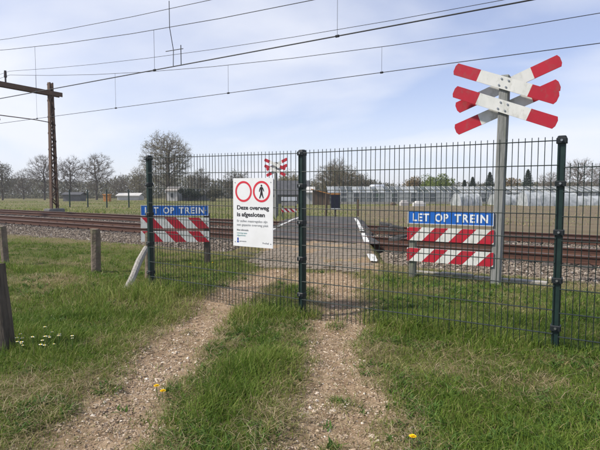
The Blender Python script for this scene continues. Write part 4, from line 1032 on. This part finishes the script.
# dry thatch lying flat
u, v, zc = sample(120000, 1.9, 9.5, 1.3)
keep = RNG.random(len(u)) < np.clip(dry_mask(u, v)*1.0+.05, 0, 1)*(1-.93*np.clip(bare(u, v), 0, 1)); u, v, zc = u[keep], v[keep], zc[keep]; m_ = len(u)
blades('dry_grass', u, v, RNG.uniform(.03, .085, m_), .0024*RNG.uniform(.7, 1.4, m_)*(1+.12*zc), RNG.uniform(1.4, 2.6, m_), RNG.uniform(0, 6.283, m_), np.clip(RNG.normal(.55, .25, m_), 0, 1), 'straw', 2, .008)
# brown leaf litter and crumbs of thatch on the wheel tracks
u, v, zc = sample(90000, 1.9, 8.5, 1.3)
pm_ = path_mask(u, v); keep = (pm_ > .12) & (apron_mask(u, v) < .5) & (RNG.random(len(u)) < .25+.75*sstep(.45, .62, fbm(u*2.1, v*2.1, 111))); u, v, zc = u[keep], v[keep], zc[keep]; m_ = len(u)
blades('leaf_litter', u, v, RNG.uniform(.008, .032, m_), RNG.uniform(.003, .008, m_), RNG.uniform(1.2, 2.6, m_), RNG.uniform(0, 6.283, m_), np.clip(RNG.normal(.45, .25, m_), 0, 1), 'straw', 1, .003)
# broad-leaved weeds in rosettes
cu, cv, cz = sample(6000, 1.9, 8, 1.2)
keep = (RNG.random(6000) > np.clip(bare(cu, cv)*1.6, 0, .985)) & (fbm(cu*1.6, cv*1.6, 95) > .50); cu, cv, cz = cu[keep], cv[keep], cz[keep]
k = 9; u = np.repeat(cu, k)+RNG.normal(0, .02, len(cu)*k); v = np.repeat(cv, k)+RNG.normal(0, .02, len(cu)*k); m_ = len(u)
blades('broadleaf_weeds', u, v, RNG.uniform(.025, .07, m_), RNG.uniform(.008, .018, m_), RNG.uniform(.6, 1.3, m_), RNG.uniform(0, 6.283, m_), np.clip(RNG.normal(.5, .25, m_), 0, 1), 'weed', 3, .0)
def flower(name, label, cat, u, v, h, r, petals, m, group, dome):
    z = gz(u, v); t = thing(name, label, cat, (u, v, z), random.uniform(0, 6), group)
    MB().tube([(0, 0, 0), (.006, .003, h*.6), (.01, 0, h)], [.0028, .0024, .002], 5).obj('stem', M['stem_green'], t)
    mb = MB()
    for lay in range(dome):
        for k in range(petals):
            a = 2*math.pi*(k+lay*.5)/petals; rr_ = r*(1-.28*lay); c, s = math.cos(a), math.sin(a); w = rr_*.22; zz = h+.002*lay
            mb.add([(.01, 0, zz), (.01+c*rr_*.6-s*w, s*rr_*.6+c*w, zz+.004+.001*lay), (.01+c*rr_, s*rr_, zz+.003+.002*lay), (.01+c*rr_*.6+s*w, s*rr_*.6-c*w, zz+.004+.001*lay)], [(0, 3, 2, 1)])
    mb.obj('petals', m, t)
    if name == 'daisy': MB().tube([(.01, 0, h+.002), (.01, 0, h+.008)], [r*.32, r*.22], 7).obj('flower_centre', M['yellow_flower'], t)
for (u, v, h, lab) in ((-2.43, 2.15, .08, 'upper yellow dandelion at the grass edge of left wheel track'), (-2.36, 2.13, .07, 'lower yellow dandelion at the grass edge of left wheel track'), (-.78, 2.40, .07, 'yellow dandelion low in the grass at the bottom picture edge'),
                       (-6.02, 6.10, .10, 'left yellow dandelion behind the fence near the striped boards'), (-5.75, 6.4, .09, 'right yellow dandelion behind the fence near the striped boards')):
    flower('dandelion', lab, 'flower', u, v, h, .022, 13, M['yellow_flower'], 'dandelions', 3)
for i in range(24):
    u = -3.84+random.gauss(0, .17); v = 2.20+random.gauss(0, .12)
    flower('daisy', 'small white flower in the cluster beside the near dark post', 'flower', u, v, random.uniform(.10, .15), random.uniform(.011, .018), 9, M['white_petal'], 'white flowers by the dark post', 1)

# ------------------------------------------------------------------ thin haze in the air
hz = MB().box(-960, 960, -960, 960, -1.4, 15.5).obj('haze', None, kind='stuff')
hm = bpy.data.materials.new('haze'); hm.use_nodes = True; ht = hm.node_tree; ht.nodes.clear()
ho = ht.nodes.new('ShaderNodeOutputMaterial'); hv = ht.nodes.new('ShaderNodeVolumePrincipled')
hv.inputs['Color'].default_value = (.86, .90, .96, 1); hv.inputs['Density'].default_value = .0006; hv.inputs['Anisotropy'].default_value = .2
ht.links.new(hv.outputs[0], ho.inputs['Volume']); hz.data.materials.append(hm)
